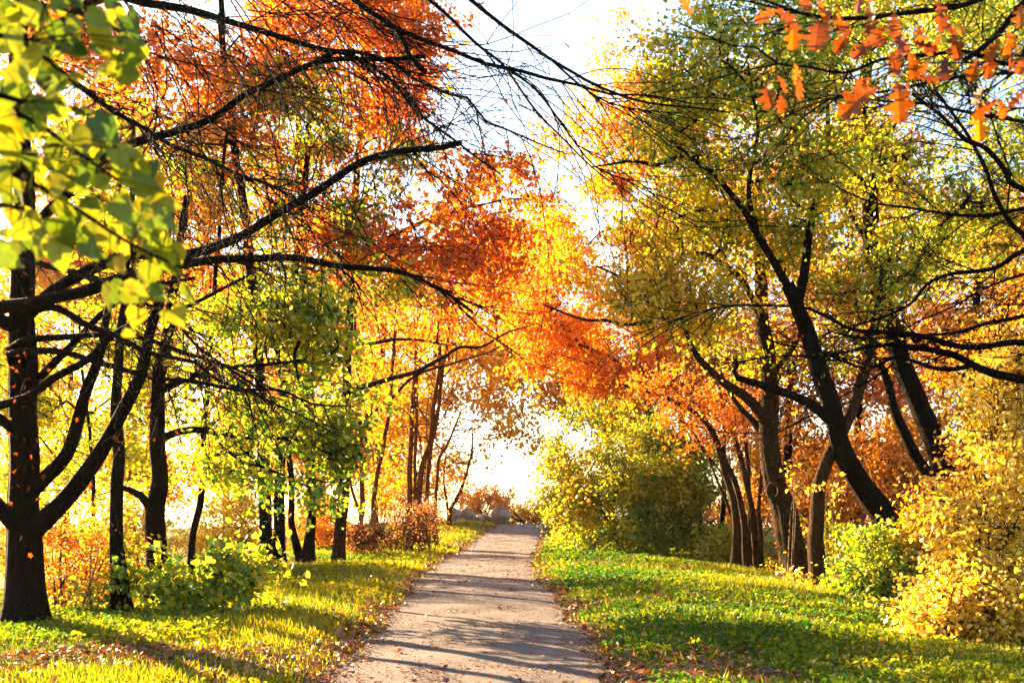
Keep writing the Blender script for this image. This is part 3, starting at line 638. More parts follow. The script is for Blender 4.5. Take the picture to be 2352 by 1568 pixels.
tree('oak_tree', 'dark mossy trunk curving steeply left from behind the yellow bush', 'tree',
     [trunkpx([(2112, 1345), (2098, 1290), (2080, 1240), (2045, 1190), (2000, 1134), (1951, 1062), (1928, 1005), (1908, 927), (1876, 824), (1856, 756), (1832, 705), (1808, 654)], 22.3, 58, 30)],
     [(1720, 280, 190, 180, 21.4, 2.6), (1860, 130, 180, 140, 22, 2.6), (1600, 160, 110, 120, 21.6, 2), (1620, 330, 140, 90, 21.2, 1.8, .9, .1), (1860, 420, 130, 110, 22, 2, .9, .1), (1700, 60, 150, 90, 21.6, 2), (1500, 130, 50, 70, 21.6, 1, .5, .2)], 520, 28, .095, 'mixed', r=.52, tone=.56, branches=R3b, hs=1, hole=-.22, sides=32)
R4b = [T([(1998, 385), (2020, 375), (2043, 369), (2088, 362)], 23.6, 23.2, 20, 14), T([(1990, 430), (1940, 380), (1900, 340)], 23.6, 23, 15, 7), T([(2030, 690), (2090, 620), (2160, 520), (2230, 450)], 23.6, 23, 18, 6), T([(2002, 570), (1960, 500), (1930, 430)], 23.6, 24, 14, 6)]
tree('oak_tree', 'tall dark leaning trunk furthest right, rising through the crown to the top', 'tree',
     [trunkpx([(2260, 1330), (2225, 1230), (2187, 1135), (2156, 1030), (2112, 927), (2078, 842), (2043, 739), (2020, 671), (2002, 585), (1998, 480), (1996, 410), (1982, 342), (1972, 290), (1985, 200), (1990, 60)], 23.6, 60, 22)],
     [(2080, 250, 200, 200, 23, 2.8), (2200, 520, 170, 150, 23.4, 2.4), (2020, 500, 130, 120, 24, 2, .8, .15), (2270, 320, 130, 220, 23.4, 2.6), (1960, 320, 110, 110, 24.4, 1.8, .8, .25), (2100, 60, 190, 110, 23, 2.4), (2250, 0, 150, 140, 23.5, 2.4), (2000, -60, 150, 110, 23, 2.2)], 490, 28, .10, 'mixed', r=.56, tone=.56, branches=R4b, hs=.9, hole=-.2, sides=16)
tree('thin_tree', 'thinner leaning trunk just left of the tall dark leaning one', 'tree',
     [trunkpx([(2215, 1290), (2180, 1160), (2149, 1117), (2105, 1050), (2061, 954), (2037, 876), (2006, 824), (1950, 770), (1900, 720)], 23, 34, 13)],
     [(2170, 780, 150, 80, 25, 1.8), (2280, 720, 110, 110, 25, 1.8), (1950, 720, 90, 70, 23.4, 1.4, .6)], 150, 30, .09, 'gold', r=.48, tone=.6, hs=.9, hole=-.15)
# crowns beyond the right row
tree('maple_tree', 'orange maple arching over the path from the right', 'tree',
     [trunkpx([(1500, 1235), (1500, 1120), (1490, 950), (1470, 800), (1440, 600)], 43, 18, 10)],
     [(1400, 720, 150, 110, 41.5, 3), (1300, 650, 110, 90, 41, 2.6), (1530, 830, 160, 90, 41, 3), (1240, 760, 90, 90, 42, 2.4), (1390, 860, 120, 60, 42, 2.4), (1620, 900, 110, 80, 40, 2.2), (1190, 660, 80, 80, 42, 2), (1230, 560, 90, 70, 42, 2), (1330, 760, 90, 90, 42, 2.4), (1480, 740, 100, 90, 41, 2)], 600, 38, .14, 'orange', bark='barkmid', r=.75, tone=.8, hs=.6, hole=-.2, rmax=.14,
     branches=[T([(1490, 960), (1530, 925), (1500, 900), (1420, 880)], 43, 41, 12, 4), T([(1480, 880), (1400, 820), (1330, 790)], 43, 41, 13, 4)])
tree('maple_tree', 'tall golden maple on the right edge of the sky gap', 'tree',
     [trunkpx([(1575, 1240), (1570, 1100), (1560, 850), (1530, 550), (1490, 300), (1460, 150)], 38.5, 20, 8)],
     [(1400, 430, 110, 110, 38, 2.4), (1420, 240, 90, 110, 38, 2, .9), (1300, 580, 70, 80, 38, 1.8), (1500, 500, 140, 140, 38, 2.8), (1340, 270, 50, 40, 38, 1.2, .7), (1530, 300, 120, 150, 38, 2.4), (1250, 330, 60, 50, 38, 1, .7), (1270, 470, 60, 60, 38, 1.2, .8), (1440, 60, 60, 60, 38, 1.2, .35)], 430, 34, .13, 'gold', bark='barkmid', r=.6, tone=.62, hs=.7, hole=-.2, rmax=.12)
tree('maple_tree', 'distant golden maple making the right side of the arch', 'tree',
     [trunkpx([(1400, 1205), (1400, 1120), (1390, 980), (1370, 850)], 57, 14, 8)],
     [(1250, 940, 110, 75, 56, 1.8), (1340, 860, 130, 90, 54, 1.8), (1180, 880, 80, 70, 55, 2.5), (1440, 950, 120, 80, 55, 1.8), (1230, 1000, 70, 28, 56, 1.2, .6), (1300, 960, 90, 50, 55, 1.4), (1180, 950, 70, 50, 56, 1.3, .6), (1300, 790, 110, 70, 55, 2.5), (1200, 800, 80, 60, 56, 1.6), (1260, 880, 120, 80, 53, 1.4)], 420, 32, .20, 'gold', bark='barkmid', r=.85, tone=.8, hs=.5, hole=-.15, rmax=.14, lobes=70)
hz = [([(1690, 1285), (1690, 1180), (1668, 1080), (1630, 980), (1560, 925), (1489, 897), (1420, 882)], 22, 6), ([(1718, 1298), (1706, 1180), (1684, 1092), (1634, 993), (1590, 900)], 20, 6), ([(1740, 1300), (1728, 1180), (1700, 1040), (1660, 930), (1640, 830)], 18, 6),
      ([(1726, 1298), (1722, 1150), (1712, 1000), (1700, 880)], 13, 6), ([(1706, 1290), (1690, 1200), (1640, 1080), (1600, 1000), (1550, 950)], 9, 4), ([(1750, 1300), (1745, 1150), (1752, 1000), (1740, 860)], 10, 5), ([(1712, 1292), (1665, 1100), (1620, 1040), (1575, 985)], 7, 3)]
tree('hazel_tree', 'many-stemmed hazel fanning left beside the knotted oak', 'tree', [trunkpx(p, 29.5 + .2 * i, w, v) for i, (p, w, v) in enumerate(hz)],
     [(1640, 960, 110, 90, 29.5, 1.6), (1560, 890, 110, 60, 29, 1.4), (1700, 900, 90, 90, 30, 1.6)], 150, 24, .09, 'orange', bark='barkmid', r=.45, tone=.72, sides=9, hs=1)
for nm, lb, tr, w, Y, el, lf, tn, bk in [
 ('thin_tree', 'slim dark trunk standing beside the bright gap right of the round bush', [(1654, 1262), (1657, 1200), (1661, 1150), (1664, 1060), (1660, 900)], 14, 37, [(1680, 800, 90, 110, 37, 2)], 'gold', .5, 'bark'),
 ('thin_tree', 'slim trunk rising out of the right side of the round bush', [(1612, 1240), (1610, 1200), (1600, 1120), (1590, 1000), (1585, 880)], 16, 42, [(1600, 790, 80, 100, 42, 2)], 'gold', .4, 'bark'),
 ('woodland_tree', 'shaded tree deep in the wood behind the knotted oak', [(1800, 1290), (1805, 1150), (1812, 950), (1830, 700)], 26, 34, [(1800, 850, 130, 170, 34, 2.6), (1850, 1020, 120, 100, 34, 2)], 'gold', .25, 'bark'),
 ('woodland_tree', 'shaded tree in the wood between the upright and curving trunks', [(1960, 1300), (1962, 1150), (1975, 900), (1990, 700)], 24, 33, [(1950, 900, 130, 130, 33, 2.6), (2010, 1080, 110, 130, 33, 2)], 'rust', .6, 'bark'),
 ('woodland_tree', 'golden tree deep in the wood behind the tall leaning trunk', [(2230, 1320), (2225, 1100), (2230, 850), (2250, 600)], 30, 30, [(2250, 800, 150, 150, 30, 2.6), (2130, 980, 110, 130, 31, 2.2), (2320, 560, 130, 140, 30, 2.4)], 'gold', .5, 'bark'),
 ('woodland_tree', 'distant brown-gold tree filling the wood above the hazel stems', [(1740, 1260), (1742, 1120), (1750, 880), (1760, 600)], 22, 46, [(1750, 820, 140, 130, 46, 3), (1680, 720, 120, 110, 46, 3), (1860, 620, 120, 120, 46, 3), (1820, 420, 140, 140, 45, 3), (1700, 480, 110, 130, 45, 3), (1800, 200, 140, 140, 44, 3)], 'gold', .42, 'bark'),
 ('woodland_tree', 'distant orange tree at the back of the right wood', [(2060, 1260), (2060, 1100), (2070, 880), (2080, 640)], 22, 44, [(2060, 850, 140, 160, 44, 3), (2150, 700, 130, 150, 44, 3), (1950, 640, 120, 120, 44, 3), (2000, 440, 130, 140, 44, 3), (2200, 560, 130, 110, 44, 3)], 'orange', .5, 'bark'),
 ('woodland_tree', 'distant tree at the extreme right edge behind the yellow bush', [(2330, 1270), (2328, 1100), (2320, 850), (2330, 500)], 24, 40, [(2320, 900, 120, 170, 40, 3), (2300, 520, 130, 170, 40, 3), (2330, 200, 120, 170, 38, 3), (2200, 80, 150, 150, 38, 3), (2100, 350, 140, 150, 39, 3)], 'mixed', .6, 'bark')]:
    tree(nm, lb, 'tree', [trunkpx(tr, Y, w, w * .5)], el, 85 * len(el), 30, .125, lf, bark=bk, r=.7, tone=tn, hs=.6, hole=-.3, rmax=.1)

# ------------------------------------------------------------------ shrubs
def shrub(name, label, cx_, by, Y, ells, ncl, per, size, leaf, tone=.5, r=.35, nst=9, stem='barkmid', kind='kite', w=5, group=None, hs=1.3, hole=-.35, sd=.15, clump_sd=.13, spread=50, rtip=.004, extra=None, cat='shrub', stems=2):
    b0 = P(cx_, by, Y); g0 = float(gz(b0[0], Y))
    cs = [ellW(e) for e in ells]
    tr = []
    for k in range(nst):
        c, R = cs[k % len(cs)]
        bx = b0[0] + rng.normal() * spread * Y / F * .35; byy = Y + rng.normal() * .25
        tp = c + unit(1)[0] * R * .55
        s = np.array([bx, byy, float(gz(bx, byy)) - .05])
        mid = s * .5 + tp * .5 + np.array([0, 0, .12 * (tp[2] - s[2])]) + rng.normal(size=3) * .07
        q = crom([s, mid, tp], .2); rr = np.linspace(w * .5 * Y / F, .005, len(q))
        tr.append((q, rr))
    base = np.array([b0[0], Y, g0]); root = empty(name, base); tag(root, label, cat, group)
    mb = MB(); sk = Skel()
    for q, rr in tr: tube(mb, q, rr, 6, .04); sk.add(q[2:])
    lf = MB()
    c, ei = sample_ells(ells, ncl, hole, hs, seed=rng.uniform(0, 9), lobes=26)
    grow(sk, c, mb, rmax=.03, rtip=rtip, step=.35, sides=4)
    et = np.array([e[7] if len(e) > 7 else 0 for e in ells])[ei]
    foliage(lf, mb, c, per, size, r, tone, sd, kind, clump_sd=clump_sd, etone=et, stems=stems, flat=.8)
    if extra: extra(mb, lf, sk)
    mb.build('stems', M[stem], root, base, True); lf.build('foliage', M[leaf], root, base)
    return root

shrub('round_bush', 'big rounded yellow-green bush right of the path', 1450, 1275, 36,
      [(1440, 1090, 185, 150, 36, 2.2), (1540, 1190, 105, 85, 35.6, 1.5, 1.3, -.28), (1340, 1140, 90, 110, 36.8, 1.6, 1, .1), (1560, 1060, 85, 110, 36.4, 1.6, 1.2, -.2), (1450, 1220, 150, 45, 35, 1, .9, -.1), (1290, 1060, 40, 60, 37, 1, .5, .15)], 1350, 40, .112, 'mixed', tone=.60, r=.42, nst=14, clump_sd=.12, hole=-.9)  # tone offsets paint shade into the right-hand leaves and sunlit lime into the left
def shoots(n, bias, lo, hi, mat_tone, size):
    def f(tw, lf, sk):
        hi_p = sk.p[sk.p[:, 2] > np.percentile(sk.p[:, 2], 35)]
        for _ in range(n):
            q = hi_p[rng.integers(len(hi_p))]; dd = np.array(bias) + rng.normal(size=3) * .5
            dd /= np.linalg.norm(dd); L = rng.uniform(lo, hi)
            pts = [q]; v = dd.copy()
            for k in range(8): v = v + rng.normal(size=3) * .12 + [0, 0, -.06]; v /= np.linalg.norm(v); pts.append(pts[-1] + v * L / 8)
            pts = np.array(pts); tube(tw, pts, np.linspace(.007, .002, 9), 4)
            m = rng.integers(8, 22); ii = rng.uniform(2, 8, m); c = np.stack([np.interp(ii, np.arange(9), pts[:, k]) for k in range(3)], 1) + rng.normal(size=(m, 3)) * .035
            ax = unit(m) * .6 + v; ax[:, 2] -= .4
            leaves(lf, c, size * rng.uniform(.5, 1.2, m), np.clip(mat_tone + rng.normal(size=m) * .15, 0, 1), 'oval', axis=ax)
    return f
shrub('yellow_bush', 'tall bright yellow bush in the right corner of the picture', 2230, 1480, 13.6,
      [(2285, 1200, 95, 160, 13.6, .9), (2200, 1390, 120, 90, 13.2, .7), (2335, 1010, 80, 140, 14, .8), (2330, 1400, 80, 120, 13.4, .8), (2150, 1320, 75, 85, 14, .6), (2320, 860, 60, 90, 14.4, .6, .7), (2120, 1410, 60, 55, 13.6, .5, .8)], 640, 30, .066, 'yellow', tone=.72, r=.30, nst=16, kind='oval', clump_sd=.12, w=7, hs=2.2, hole=-.05, extra=shoots(110, (-.12, -.2, .5), .6, 1.5, .72, .066))
shrub('green_shrub', 'low dark green broad-leaved shrub under the forked linden', 430, 1385, 17.2,
      [(450, 1320, 120, 50, 17, .8), (520, 1315, 90, 42, 16.8, .7, 1, -.05), (350, 1330, 80, 55, 17.2, .6, .8), (570, 1330, 70, 45, 16.8, .5, .6, .3)], 120, 20, .10, 'green', tone=.6, r=.34, nst=10, kind='heart', stem='bark', w=6, hs=2)
shrub('sapling', 'pair of thin saplings with small orange leaves by the bare tree', 150, 1405, 17.4,
      [(180, 1240, 90, 100, 17.6, .7), (120, 1290, 60, 70, 17.4, .5), (220, 1310, 60, 60, 17.6, .5, .7, .2)], 90, 20, .07, 'orange', tone=.62, r=.3, nst=4, stem='barkmid', w=8, kind='oval', cat='sapling')
shrub('sapling', 'pale slanting stems with a few yellow-green leaves left of the dark slender trunk', 215, 1425, 16.6,
      [(240, 1270, 60, 90, 17, .5), (190, 1360, 60, 45, 16.6, .5)], 50, 16, .08, 'mixed', tone=.7, r=.28, nst=5, stem='twigpale', w=7, kind='oval', cat='sapling')
def redx(tw, lf, sk):
    p = sk.p
    for _ in range(240):
        q = p[rng.integers(len(p))]; dd = np.array([rng.normal() * .5, rng.normal() * .5, .8])
        one_twig(tw, q, dd / np.linalg.norm(dd), rng.uniform(.4, 1.2), .009, 0, 1.5, 1, None, .08)
shrub('twiggy_shrub', 'pinkish twiggy shrub below the bare reddish stems', 945, 1268, 38,
      [(940, 1205, 75, 55, 38, 1.2), (985, 1190, 40, 50, 38.6, .9), (900, 1230, 50, 40, 37.6, 1)], 170, 16, .07, 'bushred', tone=.5, r=.35, nst=40, stem='barkred', w=3, extra=redx, spread=110)
shrub('twiggy_shrub', 'lower twiggy orange shrub beside the straight brown trunk', 850, 1278, 35,
      [(850, 1240, 45, 40, 35, .9), (810, 1245, 30, 35, 34.6, .7)], 90, 14, .07, 'bushred', tone=.35, r=.3, nst=24, stem='barkred', w=3, extra=redx, spread=80)
for lb, bx, by, Y, el, lf, tn in [
 ('glowing yellow shrub at the far left edge behind the bare tree', 40, 1350, 25, [(40, 1260, 110, 90, 25, 1.2)], 'yellow', .5),
 ('yellow-green shrub in the sun between bare tree and slender trunk', 180, 1330, 26, [(180, 1220, 100, 100, 26, 1.3)], 'mixed', .75),
 ('sunlit golden shrub seen between the slender and forked trunks', 320, 1310, 28, [(320, 1220, 80, 80, 28, 1.3)], 'yellow', .4),
 ('sunlit yellow shrub right of the forked linden trunk', 500, 1310, 28, [(500, 1230, 110, 70, 28, 1.4), (560, 1180, 70, 60, 28.5, 1.2)], 'yellow', .6),
 ('orange shrub in the light behind the twin-stemmed maple', 740, 1270, 40, [(740, 1200, 60, 70, 40, 1.4), (690, 1190, 60, 60, 41, 1.4)], 'orange', .75),
 ('golden shrub beneath the overhanging bough at wood edge right', 1900, 1350, 24.5, [(1930, 1260, 80, 75, 24.8, 1)], 'mixed', .6),
 ('green-gold bramble clump before the curving mossy trunk', 2020, 1370, 20.5, [(2010, 1290, 80, 65, 20.5, .9), (2060, 1360, 60, 45, 20, .7), (1960, 1340, 45, 35, 20.6, .6)], 'mixed', .45),
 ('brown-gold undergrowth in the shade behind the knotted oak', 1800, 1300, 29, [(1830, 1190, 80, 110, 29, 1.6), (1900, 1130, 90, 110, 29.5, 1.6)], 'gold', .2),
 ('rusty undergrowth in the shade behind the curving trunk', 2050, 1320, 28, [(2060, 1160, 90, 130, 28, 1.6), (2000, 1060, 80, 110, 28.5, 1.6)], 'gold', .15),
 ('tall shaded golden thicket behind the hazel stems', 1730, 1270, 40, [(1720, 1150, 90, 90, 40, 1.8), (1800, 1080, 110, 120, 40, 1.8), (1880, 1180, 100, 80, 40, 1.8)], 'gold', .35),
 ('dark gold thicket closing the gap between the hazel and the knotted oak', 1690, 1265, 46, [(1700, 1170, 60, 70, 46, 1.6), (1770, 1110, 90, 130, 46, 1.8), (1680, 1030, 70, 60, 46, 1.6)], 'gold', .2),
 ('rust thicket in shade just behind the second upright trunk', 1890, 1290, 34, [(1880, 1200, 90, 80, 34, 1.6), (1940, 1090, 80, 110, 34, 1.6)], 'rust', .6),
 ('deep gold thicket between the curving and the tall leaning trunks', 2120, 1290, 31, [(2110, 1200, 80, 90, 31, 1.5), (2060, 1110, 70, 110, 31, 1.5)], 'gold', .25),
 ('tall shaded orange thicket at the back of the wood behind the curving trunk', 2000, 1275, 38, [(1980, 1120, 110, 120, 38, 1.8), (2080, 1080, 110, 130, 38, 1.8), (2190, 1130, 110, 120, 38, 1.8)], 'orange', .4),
 ('golden thicket at far right between leaning trunks and picture edge', 2290, 1290, 32, [(2270, 1100, 100, 130, 32, 1.8), (2340, 1000, 90, 160, 32, 1.8)], 'gold', .5),
 ('golden undergrowth between the leaning trunks and the yellow bush', 2180, 1350, 20, [(2160, 1230, 80, 110, 20, 1), (2240, 1060, 90, 140, 21, 1.2)], 'gold', .55),
 ('low green bush at the foot of the slim trunks right of the round bush', 1690, 1285, 33, [(1690, 1255, 50, 30, 33, .9), (1640, 1262, 35, 22, 33.5, .8)], 'mixed', .55)]:
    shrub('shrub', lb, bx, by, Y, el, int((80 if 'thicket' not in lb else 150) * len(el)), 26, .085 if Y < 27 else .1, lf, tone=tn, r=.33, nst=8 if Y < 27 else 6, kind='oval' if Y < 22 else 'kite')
for lb, bx, by, Y, el in [('yellow-leaved seedling at the foot of the knotted oak', 1800, 1330, 23.2, [(1790, 1318, 28, 20, 23.2, .3)]), ('yellow-leaved seedling before the second upright trunk', 1862, 1368, 21.6, [(1850, 1345, 24, 22, 21.6, .3)]),
                          ('pale-leaved sprout hanging beside the knot hole', 1815, 1330, 23.8, [(1822, 1105, 16, 35, 23.8, .25)]), ('tall thin bare sapling right of the second upright trunk', 1922, 1372, 21.4, [(1908, 1150, 18, 60, 21.4, .25)])]:
    shrub('seedling', lb, bx, by, Y, el, 9, 8, .085, 'yellow', tone=.5, r=.16, nst=3, kind='oval', stem='twigpale', w=4, cat='seedling', spread=20, stems=1)
for lb, bx, by, Y, el, lf, tn in [('round orange bush behind the boulders', 1120, 1206, 68, [(1120, 1150, 48, 38, 68, 1.6), (1075, 1165, 35, 35, 69, 1.4), (1150, 1140, 25, 35, 68, 1.2)], 'orange', .75),
                                  ('low golden hedge at the end of the path', 1210, 1206, 74, [(1205, 1180, 45, 24, 74, 1.6), (1255, 1178, 40, 24, 74, 1.6)], 'gold', .5),
                                  ('distant orange hedge seen through the gap right of the round bush', 1640, 1215, 72, [(1600, 1175, 60, 22, 72, 1.6), (1670, 1178, 60, 22, 72, 1.6)], 'orange', .6)]:
    shrub('hedge' if 'hedge' in lb else 'bush', lb, bx, by, Y, el, 110, 34, .15, lf, tone=tn, r=.5, nst=12, hs=.8, cat='bush', spread=120)

# ------------------------------------------------------------------ boulders
m, nt, N, Lk = newmat('granite')
tc = N.new('ShaderNodeTexCoord'); n1 = N.new('ShaderNodeTexNoise'); n1.inputs['Scale'].default_value = 3; n1.inputs['Detail'].default_value = 8; n1.inputs['Roughness'].default_value = .65
Lk.new(tc.outputs['Object'], n1.inputs['Vector']); r = ramp(N, [(.3, (.15, .115, .10)), (.55, (.30, .235, .20)), (.75, (.44, .40, .37))]); Lk.new(n1.outputs['Fac'], r.inputs[0])
b = N.new('ShaderNodeBsdfPrincipled'); b.inputs['Roughness'].default_value = .85; b.inputs['Specular IOR Level'].default_value = .15; Lk.new(r.outputs[0], b.inputs['Base Color'])
bp = N.new('ShaderNodeBump'); bp.inputs['Strength'].default_value = .6; bp.inputs['Distance'].default_value = .08; Lk.new(n1.outputs['Fac'], bp.inputs['Height']); Lk.new(bp.outputs[0], b.inputs['Normal'])
o = N.new('ShaderNodeOutputMaterial'); Lk.new(b.outputs[0], o.inputs[0]); M['stone'] = m
import bmesh
def boulder(label, px, py, Y, rx, ry, rd, tilt, seed):
    bm = bmesh.new(); bmesh.ops.create_icosphere(bm, subdivisions=4, radius=1)
    c = P(px, py - 4, Y); s = 1.15 * Y / F; rs = np.random.default_rng(seed)
    dirs = rs.normal(size=(11, 3)); dirs /= np.linalg.norm(dirs, axis=1)[:, None]; off = rs.uniform(.72, .95, 11)
    g0 = float(gz(c[0], Y))
    for v in bm.verts:
        p = np.array(v.co)
        for dv, of in zip(dirs, off):                # planed faces
            e = p @ dv - of
            if e > 0: p = p - dv * e * .85
        p = p * (1 + .05 * nz(p, 3.1, seed))
        p = p * np.array([rx * s, rd, ry * s]); ca, sa = math.cos(tilt), math.sin(tilt)
        v.co = (p[0] * ca - p[2] * sa, p[1], p[0] * sa + p[2] * ca)
    me = bpy.data.meshes.new('boulder'); bm.to_mesh(me); bm.free()
    for f in me.polygons: f.use_smooth = True
    ob = bpy.data.objects.new('boulder', me); COL.objects.link(ob); ob.location = c; me.materials.append(M['stone'])
    tag(ob, label, 'boulder', 'boulders beside the end of the path')
boulder('largest boulder, upright and rounded, nearest the path', 1150, 1188, 63, 20, 19, .55, -.1, 2)
boulder('low flat pale slab leaning on the largest boulder', 1116, 1196, 63.6, 17, 10, .45, -.4, 3)
boulder('small flat grey stone in the middle of the boulder row', 1097, 1198, 62.8, 13, 8, .4, .2, 5)
boulder('rounded brown boulder, second from the left', 1073, 1190, 62.6, 18, 16, .5, -.2, 7)
boulder('small grey rock in front of the two left boulders', 1062, 1202, 61.2, 11, 8, .35, -.3, 9)
boulder('leftmost boulder, pale and blocky behind the small tree', 1046, 1188, 62.4, 16, 18, .5, .2, 11)

# ------------------------------------------------------------------ overhanging boughs nearest the camera
YL = 2.7
L_tr = (crom([(-3.3, 2.2, -.3), (-3.25, 2.25, 1.5), (-3.3, 2.3, 3.5), (-3.1, 2.4, 6)], .2), None); L_tr = (L_tr[0], np.linspace(.15, .07, len(L_tr[0])))
def lim(z): return (-3.25, 2.25, z)
def fg(start, pts, Y0, Y1, r0, r1):
    w = [np.array(start)] + [P(a, b, Y0 + (Y1 - Y0) * k / (len(pts) - 1)) for k, (a, b) in enumerate(pts)]
    q = crom(w, .05); return q, np.linspace(r0, r1, len(q))
Lb = [fg(lim(3.0), [(-200, -60), (100, 10), (230, 50), (340, 100)], 2.5, 2.8, .02, .003), fg(lim(2.8), [(-200, 60), (60, 110), (180, 200), (310, 290)], 2.4, 2.8, .02, .003),
      fg(lim(2.6), [(-200, 200), (40, 260), (150, 330), (280, 420), (400, 490)], 2.4, 2.8, .02, .003), fg(lim(2.4), [(-200, 330), (30, 400), (160, 470), (300, 560), (440, 625)], 2.4, 2.8, .02, .003),
      fg(lim(2.3), [(-200, 460), (60, 500), (170, 560)], 2.5, 2.7, .016, .003), fg(P(300, 560, 2.66), [(305, 600), (314, 650), (318, 730)], 2.66, 2.66, .004, .002)]
def L_extra(tw, lf, sk):
    pts = []
    spec = [(30, 30), (70, 20), (130, 30), (110, 60), (180, 50), (240, 40), (290, 60), (330, 95), (40, 80), (90, 130), (60, 160), (150, 120), (250, 110), (200, 150), (300, 110), (280, 150), (20, 120),
            (110, 110), (170, 170), (230, 160), (130, 90), (20, 200), (40, 225), (120, 180), (190, 260), (100, 270), (150, 240), (60, 300), (30, 330), (110, 330), (180, 300), (210, 330), (250, 300), (90, 370), (140, 380), (30, 390), (200, 370), (260, 350),
            (310, 350), (360, 385), (60, 430), (120, 430), (180, 420), (240, 410), (300, 400), (350, 440), (40, 470), (160, 470), (220, 480), (280, 460), (330, 470), (370, 480), (80, 500), (120, 530), (60, 560), (100, 570), (180, 520), (240, 530), (290, 510), (340, 530), (380, 510),
            (40, 530), (20, 580), (150, 580), (300, 560), (340, 580), (290, 600), (360, 630), (430, 625), (400, 600), (310, 650), (375, 685), (310, 690), (318, 730), (260, 560), (205, 450), (320, 400), (20, 40), (200, 10), (270, 10), (150, 0), (10, 260), (10, 440), (70, 240)]
    for a, b in spec:
        for k in range(3):
            pts.append(P(a + rng.normal() * (22 if k else 8) - 8, b + rng.normal() * (22 if k else 8), rng.uniform(2.35, 3.0)))
    c = np.array(pts); n = len(c)
    ax = np.stack([.55 + rng.normal(size=n) * .5, rng.normal(size=n) * .35, -.55 + rng.normal(size=n) * .4], 1)
    nn = np.stack([rng.normal(size=n) * .55 - .2, -1 + rng.normal(size=n) * .5, rng.normal(size=n) * .6 + .5], 1)
    s = .066 * rng.uniform(.5, 1.25, n)
    axn = ax / np.linalg.norm(ax, axis=1)[:, None]
    st = c - axn * s[:, None] * .45
    leaves(lf, st, s, np.clip(.43 + rng.normal(size=n) * .2, .03, .97), 'heart', axis=ax, nrm=nn)
    allp = np.vstack([b[0] for b in Lb])
    for k in range(n):                                # petioles back to the nearest twig
        j = np.argmin(np.linalg.norm(allp - st[k] - np.array([.0, 0, .03]), axis=1)); e = allp[j]
        tube(tw, np.array([e, (e + st[k]) / 2 + [0, 0, .012], st[k]]), [.0018, .0014, .0012], 4)
tree('linden_tree', 'nearest linden bough of large soft green leaves hanging in the top left corner', 'tree', [L_tr], None, 0, 0, 0, 'linden', branches=Lb, extra=L_extra, twigbark='barkmid', sides=10)

O_tr = crom([(4.6, 5.4, -.3), (4.5, 5.5, 1.5), (4.55, 5.5, 3.5), (4.4, 5.6, 6)], .2); O_tr = (O_tr, np.linspace(.2, .1, len(O_tr)))
def c3(x, y): return (x * .3417 + 1548, y * .3417)
def ob(z, pts, Y0, Y1, r0, r1): return fg((4.5, 5.5, z), [c3(*p) for p in pts], Y0, Y1, r0, r1)
Ob = [ob(3.6, [(2700, -300), (2050, 0), (1800, 60), (1450, 100), (1200, 125), (1000, 115), (850, 90), (650, 20), (500, -40)], 5.2, 4.8, .03, .006),
      ob(3.2, [(2700, -250), (2352, 20), (2200, 200), (2100, 300), (1950, 410)], 5.2, 4.9, .03, .012),
      ob(3.0, [(2800, 100), (2300, 420), (1970, 350), (1700, 370), (1400, 400), (1150, 490), (900, 450), (700, 430), (550, 320), (400, 310), (200, 230), (0, 140)], 5.3, 4.8, .026, .003),
      ob(3.0, [(2700, 400), (2352, 480), (1900, 520), (1500, 600), (1250, 640), (1000, 680), (850, 740), (700, 800)], 5.3, 4.7, .018, .003),
      ob(2.8, [(2800, 500), (2500, 700), (2200, 720), (2000, 620), (1970, 640)], 5.3, 4.8, .016, .003),
      fg(P(*c3(700, 430), 4.8), [c3(500, 470), c3(250, 540), c3(100, 600), c3(-150, 620)], 4.8, 4.7, .005, .002), fg(P(*c3(850, 90), 4.8), [c3(700, 60), c3(500, 10), c3(60, -40)], 4.8, 4.7, .005, .003)]
OAKP = [(630, 100, 150), (60, 40, 130), (870, 10, 120), (990, 40, 130), (1110, 60, 140), (960, 240, 180), (1030, 160, 150), (1120, 165, 130), (1340, 230, 150), (1480, 165, 150), (1520, 285, 140), (1330, 60, 130), (1130, 285, 130), (1270, 340, 150), (1650, 240, 120), (1690, 310, 130), (1780, 110, 170), (1830, 150, 150), (1920, 200, 140), (1900, 310, 170), (1510, 370, 140), (1480, 430, 130), (1600, 440, 150), (1700, 520, 150), (1820, 465, 130), (2110, 430, 150), (2240, 300, 140), (2260, 390, 130), (2330, 440, 150), (2020, 470, 110),
        (820, 505, 140), (640, 640, 140), (720, 565, 130), (840, 600, 140), (800, 240, 150), (760, 120, 130), (1240, 680, 220), (1250, 600, 130), (1510, 690, 210), (1565, 650, 140), (1270, 550, 120), (2040, 640, 140), (2090, 730, 150), (2050, 830, 190), (2310, 660, 130), (2200, 730, 130), (2330, 110, 130), (1240, 10, 130), (1560, 330, 120), (1650, 470, 120), (2150, 340, 120), (1750, 300, 120), (720, 700, 90)]
